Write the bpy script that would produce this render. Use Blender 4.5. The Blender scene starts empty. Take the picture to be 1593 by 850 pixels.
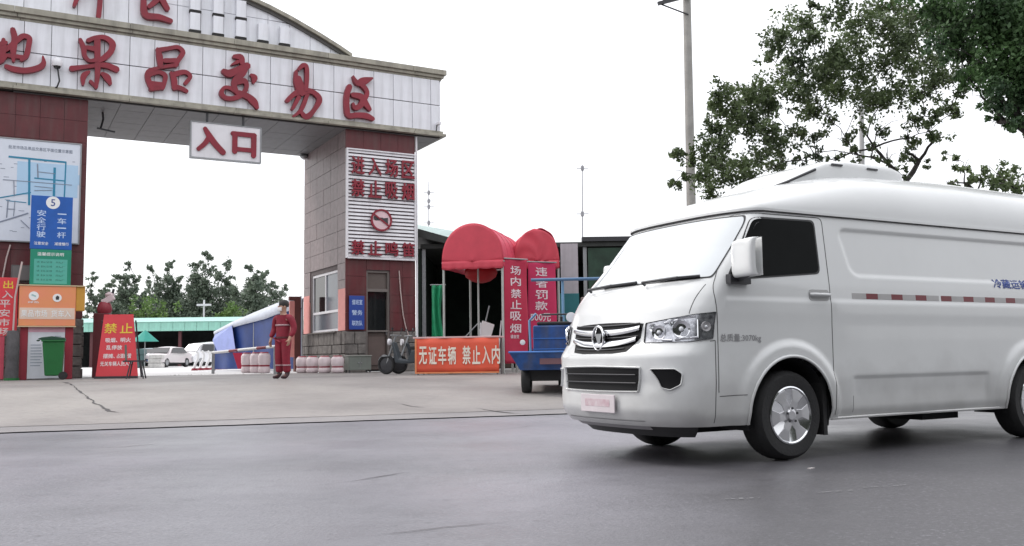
import bpy, math, random
import numpy as np
from mathutils import Vector, Matrix, noise
R = math.radians; PI = math.pi
sc = bpy.context.scene
C = sc.collection
random.seed(7); rng = np.random.default_rng(7)

# ---------------------------------------------------------------- camera, sky, sun, exposure
cam = bpy.data.cameras.new('camera'); camo = bpy.data.objects.new('camera', cam); C.objects.link(camo)
FPX = 1452.0
cam.sensor_fit = 'HORIZONTAL'; cam.sensor_width = 36.0; cam.lens = 36.0 * FPX / 1593.0
cam.clip_start = 0.05; cam.clip_end = 6000
_pt, _ro, CAMH = R(5.122), R(.798), .804
fwd = Vector((0, math.cos(_pt), math.sin(_pt))); u0 = Vector((0, -math.sin(_pt), math.cos(_pt))); r0 = Vector((1, 0, 0))
upv = u0 * math.cos(_ro) + r0 * math.sin(_ro)
rtv = r0 * math.cos(_ro) - u0 * math.sin(_ro)
camo.matrix_world = Matrix(((rtv.x, upv.x, -fwd.x, 0), (rtv.y, upv.y, -fwd.y, 0), (rtv.z, upv.z, -fwd.z, CAMH), (0, 0, 0, 1)))
sc.camera = camo
w = bpy.data.worlds.new('World'); sc.world = w; w.use_nodes = True
nt = w.node_tree; bg = nt.nodes['Background']
sky = nt.nodes.new('ShaderNodeTexSky'); sky.sky_type = 'NISHITA'; sky.sun_disc = False
sky.sun_elevation = R(46); sky.sun_rotation = R(290); sky.air_density = 1.0; sky.dust_density = 4.0
# overcast: clear-sky radiance behind an even cloud sheet that brightens towards the zenith (CIE overcast law)
scl = nt.nodes.new('ShaderNodeVectorMath'); scl.operation = 'SCALE'; scl.inputs['Scale'].default_value = .25
tcw = nt.nodes.new('ShaderNodeTexCoord'); sep = nt.nodes.new('ShaderNodeSeparateXYZ'); nt.links.new(tcw.outputs['Generated'], sep.inputs[0])
mr = nt.nodes.new('ShaderNodeMapRange'); mr.inputs[1].default_value = 0; mr.inputs[2].default_value = 1; mr.inputs[3].default_value = 10.4; mr.inputs[4].default_value = 17.2
nt.links.new(sep.outputs['Z'], mr.inputs[0])
cl = nt.nodes.new('ShaderNodeVectorMath'); cl.operation = 'SCALE'; cl.inputs[0].default_value = (1.0, 1.005, 1.03); nt.links.new(mr.outputs[0], cl.inputs['Scale'])
add = nt.nodes.new('ShaderNodeVectorMath'); add.operation = 'ADD'
nt.links.new(sky.outputs[0], scl.inputs[0]); nt.links.new(scl.outputs[0], add.inputs[0]); nt.links.new(cl.outputs[0], add.inputs[1]); nt.links.new(add.outputs[0], bg.inputs[0])
bg.inputs[1].default_value = .1
sun = bpy.data.lights.new('sun', 'SUN'); sun.energy = 1.5; sun.angle = R(16); sun.color = (1, .97, .93)
so = bpy.data.objects.new('sun', sun); C.objects.link(so)
_el, _az = R(46), R(290)
sd = Vector((math.sin(_az) * math.cos(_el), math.cos(_az) * math.cos(_el), math.sin(_el)))
so.rotation_euler = sd.to_track_quat('Z', 'Y').to_euler()
sc.view_settings.view_transform = 'Standard'; sc.view_settings.look = 'None'
sc.view_settings.gamma = 1; sc.view_settings.exposure = 0.1
sc.cycles.max_bounces = 6; sc.cycles.diffuse_bounces = 3; sc.cycles.glossy_bounces = 3
sc.cycles.use_denoising = True

# ---------------------------------------------------------------- helpers
def at(px, py, Y):
    "point of the place at depth Y under photograph pixel (px, py)"
    X = (px - 796.5) / FPX; U = (425 - py) / FPX
    d = fwd + X * rtv + U * upv; k = Y / d.y
    return Vector((d.x * k, Y, CAMH + d.z * k))
def sm(t): t = max(0., min(1., t)); return t * t * (3 - 2 * t)
def dedge(x, y): return (x + 5.94) * -.3026 + (y - 10.89) * .9531
def gz(x, y):
    "height of the ground: flat road, apron rising to the gate"
    return .378 * sm(dedge(x, y) / 9.0 * .92 + .08) - .378 * sm(.08) if dedge(x, y) > 0 else 0.0

def tag(o, label=None, cat=None, group=None, kind=None):
    if label: o['label'] = label
    if cat: o['category'] = cat
    if group: o['group'] = group
    if kind: o['kind'] = kind
    return o
def thing(name, label, cat, loc=(0, 0, 0), rz=0, group=None):
    o = bpy.data.objects.new(name, None); C.objects.link(o); o.empty_display_size = .2
    o.location = loc; o.rotation_euler = (0, 0, rz); return tag(o, label, cat, group)
def copy_tree(o, parent=None):
    c = o.copy(); C.objects.link(c)
    if parent: c.parent = parent
    for ch in o.children: copy_tree(ch, c)
    return c

class MB:
    def __init__(s): s.v = []; s.f = []; s.mi = []; s.m = 0
    def face(s, idx): s.f.append(tuple(idx)); s.mi.append(s.m)
    def box(s, x0, x1, y0, y1, z0, z1):
        b = len(s.v)
        s.v += [(x0, y0, z0), (x1, y0, z0), (x1, y1, z0), (x0, y1, z0), (x0, y0, z1), (x1, y0, z1), (x1, y1, z1), (x0, y1, z1)]
        for q in ((0, 3, 2, 1), (4, 5, 6, 7), (0, 1, 5, 4), (1, 2, 6, 5), (2, 3, 7, 6), (3, 0, 4, 7)): s.face([b + i for i in q])
        return s
    def obox(s, c, size, M=None):
        n = len(s.v); x, y, z = [a / 2 for a in size]; s.box(-x, x, -y, y, -z, z)
        for i in range(n, len(s.v)):
            p = Vector(s.v[i]); p = (M @ p) if M else p; s.v[i] = tuple(p + Vector(c))
        return s
    def tube(s, pts, r, n=8, caps=True):
        pts = [Vector(p) for p in pts]; rr = r if isinstance(r, (list, tuple)) else [r] * len(pts)
        b = len(s.v); pu = None
        for i, p in enumerate(pts):
            d = (pts[min(i + 1, len(pts) - 1)] - pts[max(i - 1, 0)])
            d = d.normalized() if d.length > 1e-9 else Vector((0, 0, 1))
            if pu is None: pu = d.orthogonal().normalized()
            u = (pu - d * pu.dot(d)); u = u.normalized() if u.length > 1e-6 else d.orthogonal().normalized(); pu = u; v = d.cross(u)
            for k in range(n):
                a = 2 * PI * k / n; s.v.append(tuple(p + (u * math.cos(a) + v * math.sin(a)) * rr[i]))
        for i in range(len(pts) - 1):
            for k in range(n):
                k2 = (k + 1) % n; s.face((b + i * n + k, b + i * n + k2, b + (i + 1) * n + k2, b + (i + 1) * n + k))
        if caps: s.face([b + k for k in range(n)][::-1]); s.face([b + (len(pts) - 1) * n + k for k in range(n)])
        return s
    def lathe(s, prof, n=24, c=(0, 0, 0), axis='z', closed=False):
        b = len(s.v)
        for (r, h) in prof:
            for k in range(n):
                a = 2 * PI * k / n; x, y = r * math.cos(a), r * math.sin(a)
                p = {'z': (x, y, h), 'y': (x, h, y), 'x': (h, x, y)}[axis]
                s.v.append((p[0] + c[0], p[1] + c[1], p[2] + c[2]))
        m = len(prof)
        for i in range(m if closed else m - 1):
            for k in range(n):
                k2 = (k + 1) % n; i2 = (i + 1) % m
                s.face((b + i * n + k, b + i * n + k2, b + i2 * n + k2, b + i2 * n + k))
        if not closed: s.face([b + k for k in range(n)][::-1]); s.face([b + (m - 1) * n + k for k in range(n)])
        return s
    def prism(s, poly, f, h0, h1):
        "poly of (a,b); f(a,b,h) -> xyz"
        b = len(s.v); n = len(poly)
        for h in (h0, h1):
            for (x, y) in poly: s.v.append(tuple(f(x, y, h)))
        s.face([b + i for i in range(n)][::-1]); s.face([b + n + i for i in range(n)])
        for i in range(n):
            j = (i + 1) % n; s.face((b + i, b + j, b + n + j, b + n + i))
        return s
    def grid(s, fn, nu, nv, skip=None):
        b = len(s.v)
        for i in range(nu + 1):
            for j in range(nv + 1): s.v.append(tuple(fn(i / nu, j / nv)))
        for i in range(nu):
            for j in range(nv):
                q = (b + i * (nv + 1) + j, b + (i + 1) * (nv + 1) + j, b + (i + 1) * (nv + 1) + j + 1, b + i * (nv + 1) + j + 1)
                if skip and skip((i + .5) / nu, (j + .5) / nv): continue
                s.face(q)
        return s
    def xf(s, M, start=0):
        for i in range(start, len(s.v)): s.v[i] = tuple(M @ Vector(s.v[i]))
        return s
    def build(s, name, mat, parent=None, smooth=None, bevel=0, label=None, kind=None, solid=0, fixn=True):
        me = bpy.data.meshes.new(name); me.from_pydata(s.v, [], s.f)
        for m in (mat if isinstance(mat, (list, tuple)) else [mat]): me.materials.append(m)
        if any(s.mi): me.polygons.foreach_set('material_index', s.mi)
        me.update()
        if fixn:
            import bmesh
            bm = bmesh.new(); bm.from_mesh(me); bmesh.ops.recalc_face_normals(bm, faces=bm.faces); bm.to_mesh(me); bm.free()
        if smooth:
            me.polygons.foreach_set('use_smooth', [True] * len(me.polygons)); me.set_sharp_from_angle(angle=R(smooth))
        o = bpy.data.objects.new(name, me); C.objects.link(o)
        if parent: o.parent = parent
        if solid: md = o.modifiers.new('solid', 'SOLIDIFY'); md.thickness = solid; md.offset = 0
        if bevel: md = o.modifiers.new('bevel', 'BEVEL'); md.width = bevel; md.segments = 2; md.limit_method = 'ANGLE'; md.angle_limit = R(40)
        tag(o, label, kind=kind)
        return o
def inst(o, name, parent, loc=None):
    c = bpy.data.objects.new(name, o.data); C.objects.link(c); c.parent = parent
    if loc: c.location = loc
    return c

_mats = {}
def mat(name, col, rough=.6, metal=0, var=.12, scale=3.0, bump=0, bscale=60, coat=0, col2=None, emit=0, spec=.5, grime=0, trans=0):
    if name in _mats: return _mats[name]
    m = bpy.data.materials.new(name); m.use_nodes = True; n = m.node_tree.nodes; L = m.node_tree.links
    b = n['Principled BSDF']; b.inputs['Roughness'].default_value = rough; b.inputs['Metallic'].default_value = metal
    b.inputs['Coat Weight'].default_value = coat; b.inputs['Specular IOR Level'].default_value = spec
    tc = n.new('ShaderNodeTexCoord')
    tx = n.new('ShaderNodeTexNoise'); tx.inputs['Scale'].default_value = scale; tx.inputs['Detail'].default_value = 8; tx.inputs['Roughness'].default_value = .65
    L.new(tc.outputs['Object'], tx.inputs['Vector'])
    rp = n.new('ShaderNodeValToRGB')
    c2 = col2 or [c * (1 - var) for c in col]; c1 = [min(1, c * (1 + var * .5)) for c in col]
    rp.color_ramp.elements[0].position = .3; rp.color_ramp.elements[0].color = (*c2, 1)
    rp.color_ramp.elements[1].position = .7; rp.color_ramp.elements[1].color = (*c1, 1)
    L.new(tx.outputs['Fac'], rp.inputs['Fac']); out = rp.outputs['Color']
    if grime:
        mp = n.new('ShaderNodeMapping'); mp.inputs['Scale'].default_value = (2.2, 2.2, .25); L.new(tc.outputs['Object'], mp.inputs['Vector'])
        g = n.new('ShaderNodeTexNoise'); g.inputs['Scale'].default_value = 2.5; g.inputs['Detail'].default_value = 6; L.new(mp.outputs[0], g.inputs['Vector'])
        gr = n.new('ShaderNodeValToRGB'); gr.color_ramp.elements[0].position = .45; gr.color_ramp.elements[1].position = .75
        gr.color_ramp.elements[0].color = (0, 0, 0, 1); gr.color_ramp.elements[1].color = (grime, grime, grime, 1); L.new(g.outputs['Fac'], gr.inputs['Fac'])
        mx = n.new('ShaderNodeMixRGB'); L.new(gr.outputs['Color'], mx.inputs['Fac']); L.new(out, mx.inputs['Color1']); mx.inputs['Color2'].default_value = (.1, .09, .08, 1); out = mx.outputs['Color']
    L.new(out, b.inputs['Base Color'])
    if bump:
        t2 = n.new('ShaderNodeTexNoise'); t2.inputs['Scale'].default_value = bscale; t2.inputs['Detail'].default_value = 4; L.new(tc.outputs['Object'], t2.inputs['Vector'])
        bp = n.new('ShaderNodeBump'); bp.inputs['Strength'].default_value = bump; bp.inputs['Distance'].default_value = .02
        L.new(t2.outputs['Fac'], bp.inputs['Height']); L.new(bp.outputs['Normal'], b.inputs['Normal'])
    if trans: b.inputs['Transmission Weight'].default_value = trans
    _mats[name] = m; return m

from mathutils.geometry import delaunay_2d_cdt
_tc = {}
def loops_of(s, size):
    cu = bpy.data.curves.new('t', 'FONT'); cu.body = s; cu.size = size; cu.fill_mode = 'NONE'; cu.resolution_u = 2
    o = bpy.data.objects.new('t', cu); C.objects.link(o)
    me = bpy.data.meshes.new_from_object(o.evaluated_get(bpy.context.evaluated_depsgraph_get()))
    bpy.data.objects.remove(o); bpy.data.curves.remove(cu)
    nb = {}
    for e in me.edges: nb.setdefault(e.vertices[0], []).append(e.vertices[1]); nb.setdefault(e.vertices[1], []).append(e.vertices[0])
    seen, out = set(), []
    V = [(v.co.x, v.co.y) for v in me.vertices]
    for i in range(len(V)):
        if i in seen or i not in nb: continue
        L = [i]; seen.add(i); prev, cur = None, i
        while True:
            nx = [q for q in nb[cur] if q != prev and q not in seen]
            if not nx: break
            prev, cur = cur, min(nx) if len(L) == 1 else nx[0]; seen.add(cur); L.append(cur)
        P = [V[q] for q in L]; Q = [P[0]]
        for p in P[1:]:
            if math.dist(p, Q[-1]) > 1e-5: Q.append(p)
        if len(Q) > 2: out.append(Q)
    return out
def area(P): return sum(P[i - 1][0] * P[i][1] - P[i][0] * P[i - 1][1] for i in range(len(P))) / 2
def inside(p, P):
    c = False
    for i in range(len(P)):
        (x1, y1), (x2, y2) = P[i - 1], P[i]
        if (y1 > p[1]) != (y2 > p[1]) and p[0] < (x2 - x1) * (p[1] - y1) / (y2 - y1) + x1: c = not c
    return c
def offs(P, b, sg):
    out = []; n = len(P)
    for i in range(n):
        a, p, c = Vector(P[i - 1]), Vector(P[i]), Vector(P[(i + 1) % n]); d1 = (p - a).normalized(); d2 = (c - p).normalized()
        n1 = Vector((d1.y, -d1.x)); n2 = Vector((d2.y, -d2.x)); m = n1 + n2; m = m / max(.6, m.length_squared / 2 if m.length_squared > 0 else 1) if m.length > .1 else n1
        q = p + m * b * sg * .25; out.append((q.x, q.y))
    return out
def text_mesh(s, size, ext=.004, bold=.0):
    "ink outlines filled one by one (glyphs with overlapping strokes stay whole)"
    me = bpy.data.meshes.new('lettering'); Vv, Ff = [], []
    LP = loops_of(s, size)
    if LP:
        big = max(LP, key=lambda P: abs(area(P))); sg = 1 if area(big) > 0 else -1
        outer = [P for P in LP if area(P) * sg > 0]; holes = [P for P in LP if area(P) * sg < 0]
        grp = [[P] for P in outer]
        for h in holes:
            c = [g for g in grp if inside(h[0], g[0])]
            if c: min(c, key=lambda g: abs(area(g[0]))).append(h)
        for k, g in enumerate(grp):
            G = [offs(P, bold * size * 2, sg) for P in g]; G = [G[0]] + [G[i] for i in range(1, len(G)) if area(G[i]) * sg < 0 and abs(area(G[i])) > .12 * abs(area(g[i]))]
            z = ext - .0006 * (k % 5); flat = [p for P in G for p in P]
            b = len(Vv); n = len(flat); ed = []; q = 0
            for P in G: m = len(P); ed += [(q + i, q + (i + 1) % m) for i in range(m)]; q += m
            cv, _, cf, _, _, _ = delaunay_2d_cdt([Vector(p) for p in flat], ed, [], 0, 1e-6)
            cb = b + 2 * n
            for f in cf:
                c = [sum(cv[i][a_] for i in f) / len(f) for a_ in (0, 1)]
                if inside(c, G[0]) and not any(inside(c, h) for h in G[1:]): Ff.append(tuple(cb + i for i in f))
            Vv += [(x, y, z) for x, y in flat]; Vv += [(x, y, -ext) for x, y in flat]; Vv += [(v_[0], v_[1], z) for v_ in cv]
            if ext > .002:
                q = b
                for P in G:
                    m = len(P)
                    for i in range(m): j = (i + 1) % m; Ff.append((q + i, q + j, q + j + n, q + i + n))
                    q += m
    if Vv:
        xs = [v_[0] for v_ in Vv]; ys = [v_[1] for v_ in Vv]; cx, cy = (min(xs) + max(xs)) / 2, (min(ys) + max(ys)) / 2; Vv = [(x - cx, y - cy, z) for x, y, z in Vv]
    me.from_pydata(Vv, [], Ff); me.update()
    return me, np.array(Vv, np.float32).reshape(-1, 3)
def text(s, size, c, m, parent, name='lettering', ext=.004, bold=.0, w=None, h=None, rot=None, map3=None):
    "upright writing facing local -y, centred on c; w,h stretch it to a size"
    me, a = text_mesh(s, size, ext, bold)
    if not len(a): return None
    ww, hh = np.ptp(a[:, 0]), np.ptp(a[:, 1])
    kx = (w / ww) if w else 1; ky = (h / hh) if h else (kx if w else 1)
    if h and not w: kx = ky
    X, Y, Z = a[:, 0] * kx, a[:, 1] * ky, a[:, 2]
    if map3: P = np.array([map3(x, y, z) for x, y, z in zip(X, Y, Z)], np.float32)
    else: P = np.stack([X + c[0], -Z + c[1], Y + c[2]], 1)
    me.vertices.foreach_set('co', P.astype(np.float32).ravel()); me.materials.append(m); me.update()
    o = bpy.data.objects.new(name, me); C.objects.link(o); o.parent = parent
    return o

# materials
WHITE = mat('white tile', (.80, .81, .86), .35, var=.08, scale=1.2, grime=.2)
CREAM = mat('cream cornice', (.36, .34, .28), .6, var=.25, scale=2, grime=.5)
BLACKISH = mat('dark joint', (.03, .028, .028), .8)
REDL = mat('red letter', (.235, .010, .026), .45, var=.25, scale=2)
REDT = mat('dark red tile', (.105, .014, .018), .45, var=.25, scale=2.5, grime=.35)
BROWN = mat('brown granite', (.225, .168, .17), .45, var=.3, scale=5, grime=.35)
PINK = mat('salmon paint', (.75, .30, .27), .6)
STONE = mat('grey stone', (.17, .155, .145), .85, var=.45, scale=6, bump=.6, bscale=25)
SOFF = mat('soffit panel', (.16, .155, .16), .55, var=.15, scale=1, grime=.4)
METW = mat('white painted metal', (.74, .73, .76), .45, var=.06, grime=.12)
METG = mat('grey metal', (.30, .31, .32), .4, metal=.4)
DARKM = mat('dark metal', (.035, .035, .04), .45)
CONC = mat('pole concrete', (.34, .33, .31), .8, var=.25, bump=.2)
GLASSD = mat('dark glass', (.012, .013, .015), .06, spec=.7, var=.05)
GLASSL = mat('pale glass', (.25, .29, .34), .12, spec=.8)
BLUEP = mat('blue paint', (.02, .09, .34), .4, var=.2)
RUB = mat('rubber', (.018, .018, .019), .75, bump=.2)
WPRINT = mat('white print', (.8, .8, .8), .6, var=.02)
YPRINT = mat('yellow print', (.75, .55, .05), .6, var=.05)
REDB = mat('red banner', (.62, .03, .055), .6, var=.08)
REDC = mat('crimson banner', (.45, .018, .06), .7, var=.1)
REDV = mat('red vinyl', (.65, .045, .06), .5, var=.12, scale=1.5)
GREENB = mat('green plastic', (.01, .13, .03), .4, var=.15)
CHROME = mat('chrome', (.75, .76, .78), .12, metal=1, var=.03)
PAINT = mat('white van paint', (.69, .70, .70), .25, var=.05, scale=.9, coat=.5)
def dust(m, z0, z1, c=(.20, .185, .17), k=.45):
    n = m.node_tree.nodes; L = m.node_tree.links; b = n['Principled BSDF']; src = b.inputs['Base Color'].links[0].from_socket
    tc = n.new('ShaderNodeTexCoord'); sx = n.new('ShaderNodeSeparateXYZ'); L.new(tc.outputs['Object'], sx.inputs[0]); t = n.new('ShaderNodeTexNoise'); t.inputs['Scale'].default_value = 4; t.inputs['Detail'].default_value = 7; L.new(tc.outputs['Object'], t.inputs['Vector'])
    a = n.new('ShaderNodeMath'); a.operation = 'MULTIPLY_ADD'; a.inputs[1].default_value = -.5; L.new(t.outputs['Fac'], a.inputs[0]); L.new(sx.outputs['Z'], a.inputs[2])
    r = n.new('ShaderNodeMapRange'); r.inputs[1].default_value = z0 - .25; r.inputs[2].default_value = z1 - .25; r.inputs[3].default_value = k; r.inputs[4].default_value = 0; L.new(a.outputs[0], r.inputs[0])
    x = n.new('ShaderNodeMixRGB'); L.new(r.outputs[0], x.inputs['Fac']); L.new(src, x.inputs['Color1']); x.inputs['Color2'].default_value = (*c, 1); L.new(x.outputs[0], b.inputs['Base Color'])
dust(PAINT, .25, .75)
PLW = mat('white plastic', (.72, .72, .70), .4, var=.05)

# ---------------------------------------------------------------- ground: road, edge strip, apron, yard
def ground_mat(name, base, dark, rough, agg, patch=.5, tint=None, streak=0, zone=None):
    m = bpy.data.materials.new(name); m.use_nodes = True; n = m.node_tree.nodes; L = m.node_tree.links; b = n['Principled BSDF']
    tc = n.new('ShaderNodeTexCoord')
    def noise(scale, det, mp=None, rot=0):
        src = tc.outputs['Object']
        if mp:
            M = n.new('ShaderNodeMapping'); M.inputs['Scale'].default_value = mp; M.inputs['Rotation'].default_value = (0, 0, rot); L.new(src, M.inputs['Vector']); src = M.outputs[0]
        t = n.new('ShaderNodeTexNoise'); t.inputs['Scale'].default_value = scale; t.inputs['Detail'].default_value = det; t.inputs['Roughness'].default_value = .6; L.new(src, t.inputs['Vector']); return t.outputs['Fac']
    def mixc(f, c1, c2):
        x = n.new('ShaderNodeMixRGB'); L.new(f, x.inputs['Fac'])
        for k, c in (('Color1', c1), ('Color2', c2)):
            if isinstance(c, tuple): x.inputs[k].default_value = (*c, 1)
            else: L.new(c, x.inputs[k])
        return x.outputs['Color']
    def ramp(f, a, c, lo=0, hi=1):
        r = n.new('ShaderNodeMapRange'); r.inputs[1].default_value = a; r.inputs[2].default_value = c; r.inputs[3].default_value = lo; r.inputs[4].default_value = hi; L.new(f, r.inputs[0]); return r.outputs[0]
    col = mixc(ramp(noise(.35, 5), .35, .65), base, dark)
    if tint: col = mixc(ramp(noise(.16, 3), .45, .65, 0, .8), col, tint)
    if streak: col = mixc(ramp(noise(1.2, 5, (.12, 1.0, 1), R(-20)), .45, .8, 0, streak), col, tuple(c * 1.35 for c in base))
    if zone:   # darker right-hand lane: newer surfacing plus van shade painted into the colour, uneven border
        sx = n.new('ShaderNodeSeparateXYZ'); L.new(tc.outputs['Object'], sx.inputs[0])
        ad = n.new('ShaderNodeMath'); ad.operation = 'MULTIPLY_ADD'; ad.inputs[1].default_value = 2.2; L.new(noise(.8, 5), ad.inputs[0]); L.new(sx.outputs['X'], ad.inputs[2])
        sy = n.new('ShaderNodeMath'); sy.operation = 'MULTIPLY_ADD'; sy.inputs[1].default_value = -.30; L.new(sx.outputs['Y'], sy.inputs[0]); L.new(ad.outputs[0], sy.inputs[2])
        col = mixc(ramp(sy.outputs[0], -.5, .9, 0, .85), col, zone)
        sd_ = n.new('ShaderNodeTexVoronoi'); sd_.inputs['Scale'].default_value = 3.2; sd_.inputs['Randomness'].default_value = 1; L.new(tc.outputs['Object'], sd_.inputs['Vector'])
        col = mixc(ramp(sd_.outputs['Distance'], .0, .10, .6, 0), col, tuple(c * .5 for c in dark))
    col = mixc(ramp(noise(7, 6), .5, .8, 0, .35), col, tuple(c * .6 for c in dark))
    fine = noise(agg, 3); msk = ramp(noise(.55, 4), .38, .66, .12, 1)
    def mul(a, b_): q = n.new('ShaderNodeMath'); q.operation = 'MULTIPLY'; L.new(a, q.inputs[0]); L.new(b_, q.inputs[1]); return q.outputs[0]
    col = mixc(mul(ramp(fine, .46, .70, 0, patch), msk), col, tuple(c * .45 for c in dark))
    col = mixc(mul(ramp(noise(agg * .8, 2), .56, .76, 0, patch), msk), col, tuple(min(1, c * 1.7) for c in base))
    L.new(col, b.inputs['Base Color'])
    L.new(ramp(noise(.5, 6), .35, .7, rough - .12, rough + .12), b.inputs['Roughness'])
    bp = n.new('ShaderNodeBump'); bp.inputs['Strength'].default_value = .6; bp.inputs['Distance'].default_value = .008; L.new(fine, bp.inputs['Height'])
    bp2 = n.new('ShaderNodeBump'); bp2.inputs['Strength'].default_value = .4; bp2.inputs['Distance'].default_value = .03; L.new(noise(1.1, 4), bp2.inputs['Height']); L.new(bp.outputs[0], bp2.inputs['Normal']); L.new(bp2.outputs[0], b.inputs['Normal'])
    return m
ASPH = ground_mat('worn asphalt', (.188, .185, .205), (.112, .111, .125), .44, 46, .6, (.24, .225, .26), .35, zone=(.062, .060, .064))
APR = ground_mat('apron concrete', (.25, .230, .221), (.17, .156, .151), .62, 55, .3, (.31, .29, .27), .25)
YARD = ground_mat('pale yard concrete', (.58, .57, .57), (.46, .45, .45), .6, 40, .2)
MUD = ground_mat('edge strip concrete', (.25, .235, .235), (.17, .16, .165), .6, 70, .4)
ED = (math.cos(R(17.62)), math.sin(R(17.62))); EN = (-ED[1], ED[0])
def epos(u, d): return (-5.94 + ED[0] * u + EN[0] * d, 10.89 + ED[1] * u + EN[1] * d)
def sheet(name, us, ds, zf, m, jag=None):
    mb = MB(); n = len(ds)
    for i, u in enumerate(us):
        for j, d in enumerate(ds):
            dd = d + (jag(u, j) if jag else 0); x, y = epos(u, dd); mb.v.append((x, y, zf(x, y, dd)))
    for i in range(len(us) - 1):
        for j in range(n - 1): mb.face((i * n + j, (i + 1) * n + j, (i + 1) * n + j + 1, i * n + j + 1))
    return mb.build(name, m, kind='structure', smooth=60)
def jg(u, k): return .035 * noise.noise(Vector((u * 1.7, k * 9.1, 0))) + .02 * noise.noise(Vector((u * 7, k * 5.1, 3)))
far = [-2500, -600, -150, -60]; fine = [x * .15 for x in range(-130, 260)]; us = far + fine + [60, 150, 600, 2500]
ds0 = [-2500, -200, -40, -12, -6, -3, -1, -.3]
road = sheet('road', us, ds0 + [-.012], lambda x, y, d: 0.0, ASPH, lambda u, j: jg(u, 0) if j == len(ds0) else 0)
strip = sheet('kerb_strip', us, [.012, .1, .3, .62, .74], lambda x, y, d: .012 + gz(x, y), MUD, lambda u, j: jg(u, 0) if j == 0 else (jg(u, 1) if j == 4 else 0))
apron = sheet('apron', us, [.765] + [1 + .4 * k for k in range(25)] + [12, 14, 16, 18.2], lambda x, y, d: .014 + gz(x, y), APR, lambda u, j: jg(u, 1) if j == 0 else 0)
yard = sheet('yard', [-2500, -600, -150, -40, -20, 0, 20, 40, 150, 600, 2500], [18.2, 20, 26, 40, 80, 200, 600, 4000], lambda x, y, d: .014 + .378, YARD)
bed = MB(); bed.grid(lambda a, b: (*epos(-60 + 160 * a, -.5 + 1.6 * b), -.004 + gz(*epos(-60 + 160 * a, -.5 + 1.6 * b)) * .97), 200, 12)
bed.build('soil_bed', mat('damp soil', (.03, .028, .027), .9), kind='structure')
# cracks: broken open lines in the slabs (thin sunken-looking filler, 4 mm sheets)
def crack(pts, wd, zoff=.0185):
    mb = MB(); prev = None
    P = []
    for (a, b) in zip(pts[:-1], pts[1:]):
        L = math.dist(a, b); k = max(2, int(L / .06))
        for i in range(k):
            t = i / k; P.append((a[0] + (b[0] - a[0]) * t, a[1] + (b[1] - a[1]) * t))
    P.append(pts[-1])
    for i, (x, y) in enumerate(P):
        q = P[min(i + 1, len(P) - 1)]; o = P[max(i - 1, 0)]; dx, dy = q[0] - o[0], q[1] - o[1]; l = math.hypot(dx, dy) or 1
        nx, ny = -dy / l, dx / l; j = .05 * noise.noise(Vector((x * 2.1, y * 2.1, 1))) + .02 * noise.noise(Vector((x * 9, y * 9, 1)))
        ww = wd * max(.05, .5 + 1.1 * noise.noise(Vector((x * 1.3, y * 1.3, 8)))) * min(1, i * .3, (len(P) - 1 - i) * .3 + .02)
        for s_ in (-1, 1):
            X, Y = x + nx * (j + s_ * ww / 2), y + ny * (j + s_ * ww / 2); mb.v.append((X, Y, zoff + gz(X, Y)))
    for i in range(len(P) - 1): mb.face((2 * i, 2 * i + 1, 2 * i + 3, 2 * i + 2))
    mb.build('pavement_crack', mat('crack dirt', (.065, .06, .062), .9), kind='structure')
def pg(px, py, z): 
    X = (px - 796.5) / FPX; U = (425 - py) / FPX; d = fwd + X * rtv + U * upv; k = (z - CAMH) / d.z; return (d.x * k, d.y * k)
crack([pg(100, 596, .37), pg(120, 608, .3), pg(148, 628, .17), pg(170, 640, .1), pg(184, 646, .06)], .07)
crack([pg(612, 622, .15), pg(640, 630, .1), pg(662, 634, .07)], .06)
crack([pg(735, 633, .07), pg(800, 640, .05), pg(880, 646, .03)], .05)
for a, b in (((90, 700), (260, 690)), ((700, 676), (830, 662)), ((450, 760), (640, 735)), ((560, 835), (790, 812)), ((590, 830), (700, 826))):
    crack([pg(*a, 0), pg((a[0] + b[0]) / 2, (a[1] + b[1]) / 2 + 2, 0), pg(*b, 0)], .013, .004)
# worn pale lane dashes on the asphalt
lane = MB()
for (a, b) in (((1130, 778), (1185, 776)), ((1272, 768), (1330, 764)), ((1345, 760), (1410, 756))):
    A, B = pg(*a, 0), pg(*b, 0); k = 24
    for i in range(k):
        if rng.random() < .45: continue
        t, t2 = i / k, (i + .8) / k; w0 = .012 + .02 * rng.random()
        x, y = A[0] + (B[0] - A[0]) * t, A[1] + (B[1] - A[1]) * t; x2, y2 = A[0] + (B[0] - A[0]) * t2, A[1] + (B[1] - A[1]) * t2
        n0 = len(lane.v); lane.v += [(x, y, .004), (x2, y2, .004), (x2, y2 + w0, .004), (x, y + w0, .004)]; lane.face((n0, n0 + 1, n0 + 2, n0 + 3))
lane.build('road_marking', mat('worn marking', (.26, .26, .27), .7, var=.4, scale=20), kind='structure')

# ---------------------------------------------------------------- the market gateway
G0 = Vector((-5.229, 29.168, 0)); GY = R(29.13); GZ = .378
gate = thing('market_gateway', 'white tiled gateway with red brush written characters spanning the market entrance', 'gateway', G0, GY)
def g2w(s, t, z): return G0 + Vector((math.cos(GY) * s - math.sin(GY) * t, math.sin(GY) * s + math.cos(GY) * t, z))
ZB, ZT = 8.15, 10.22; SL, SR = -20.8, 3.26; DP = 4.5
core = MB(); core.box(SL, SR - .03, -.10, DP + .12, ZB + .012, ZT - .01); core.build('beam_core', BLACKISH, gate)
PW = .668
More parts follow.
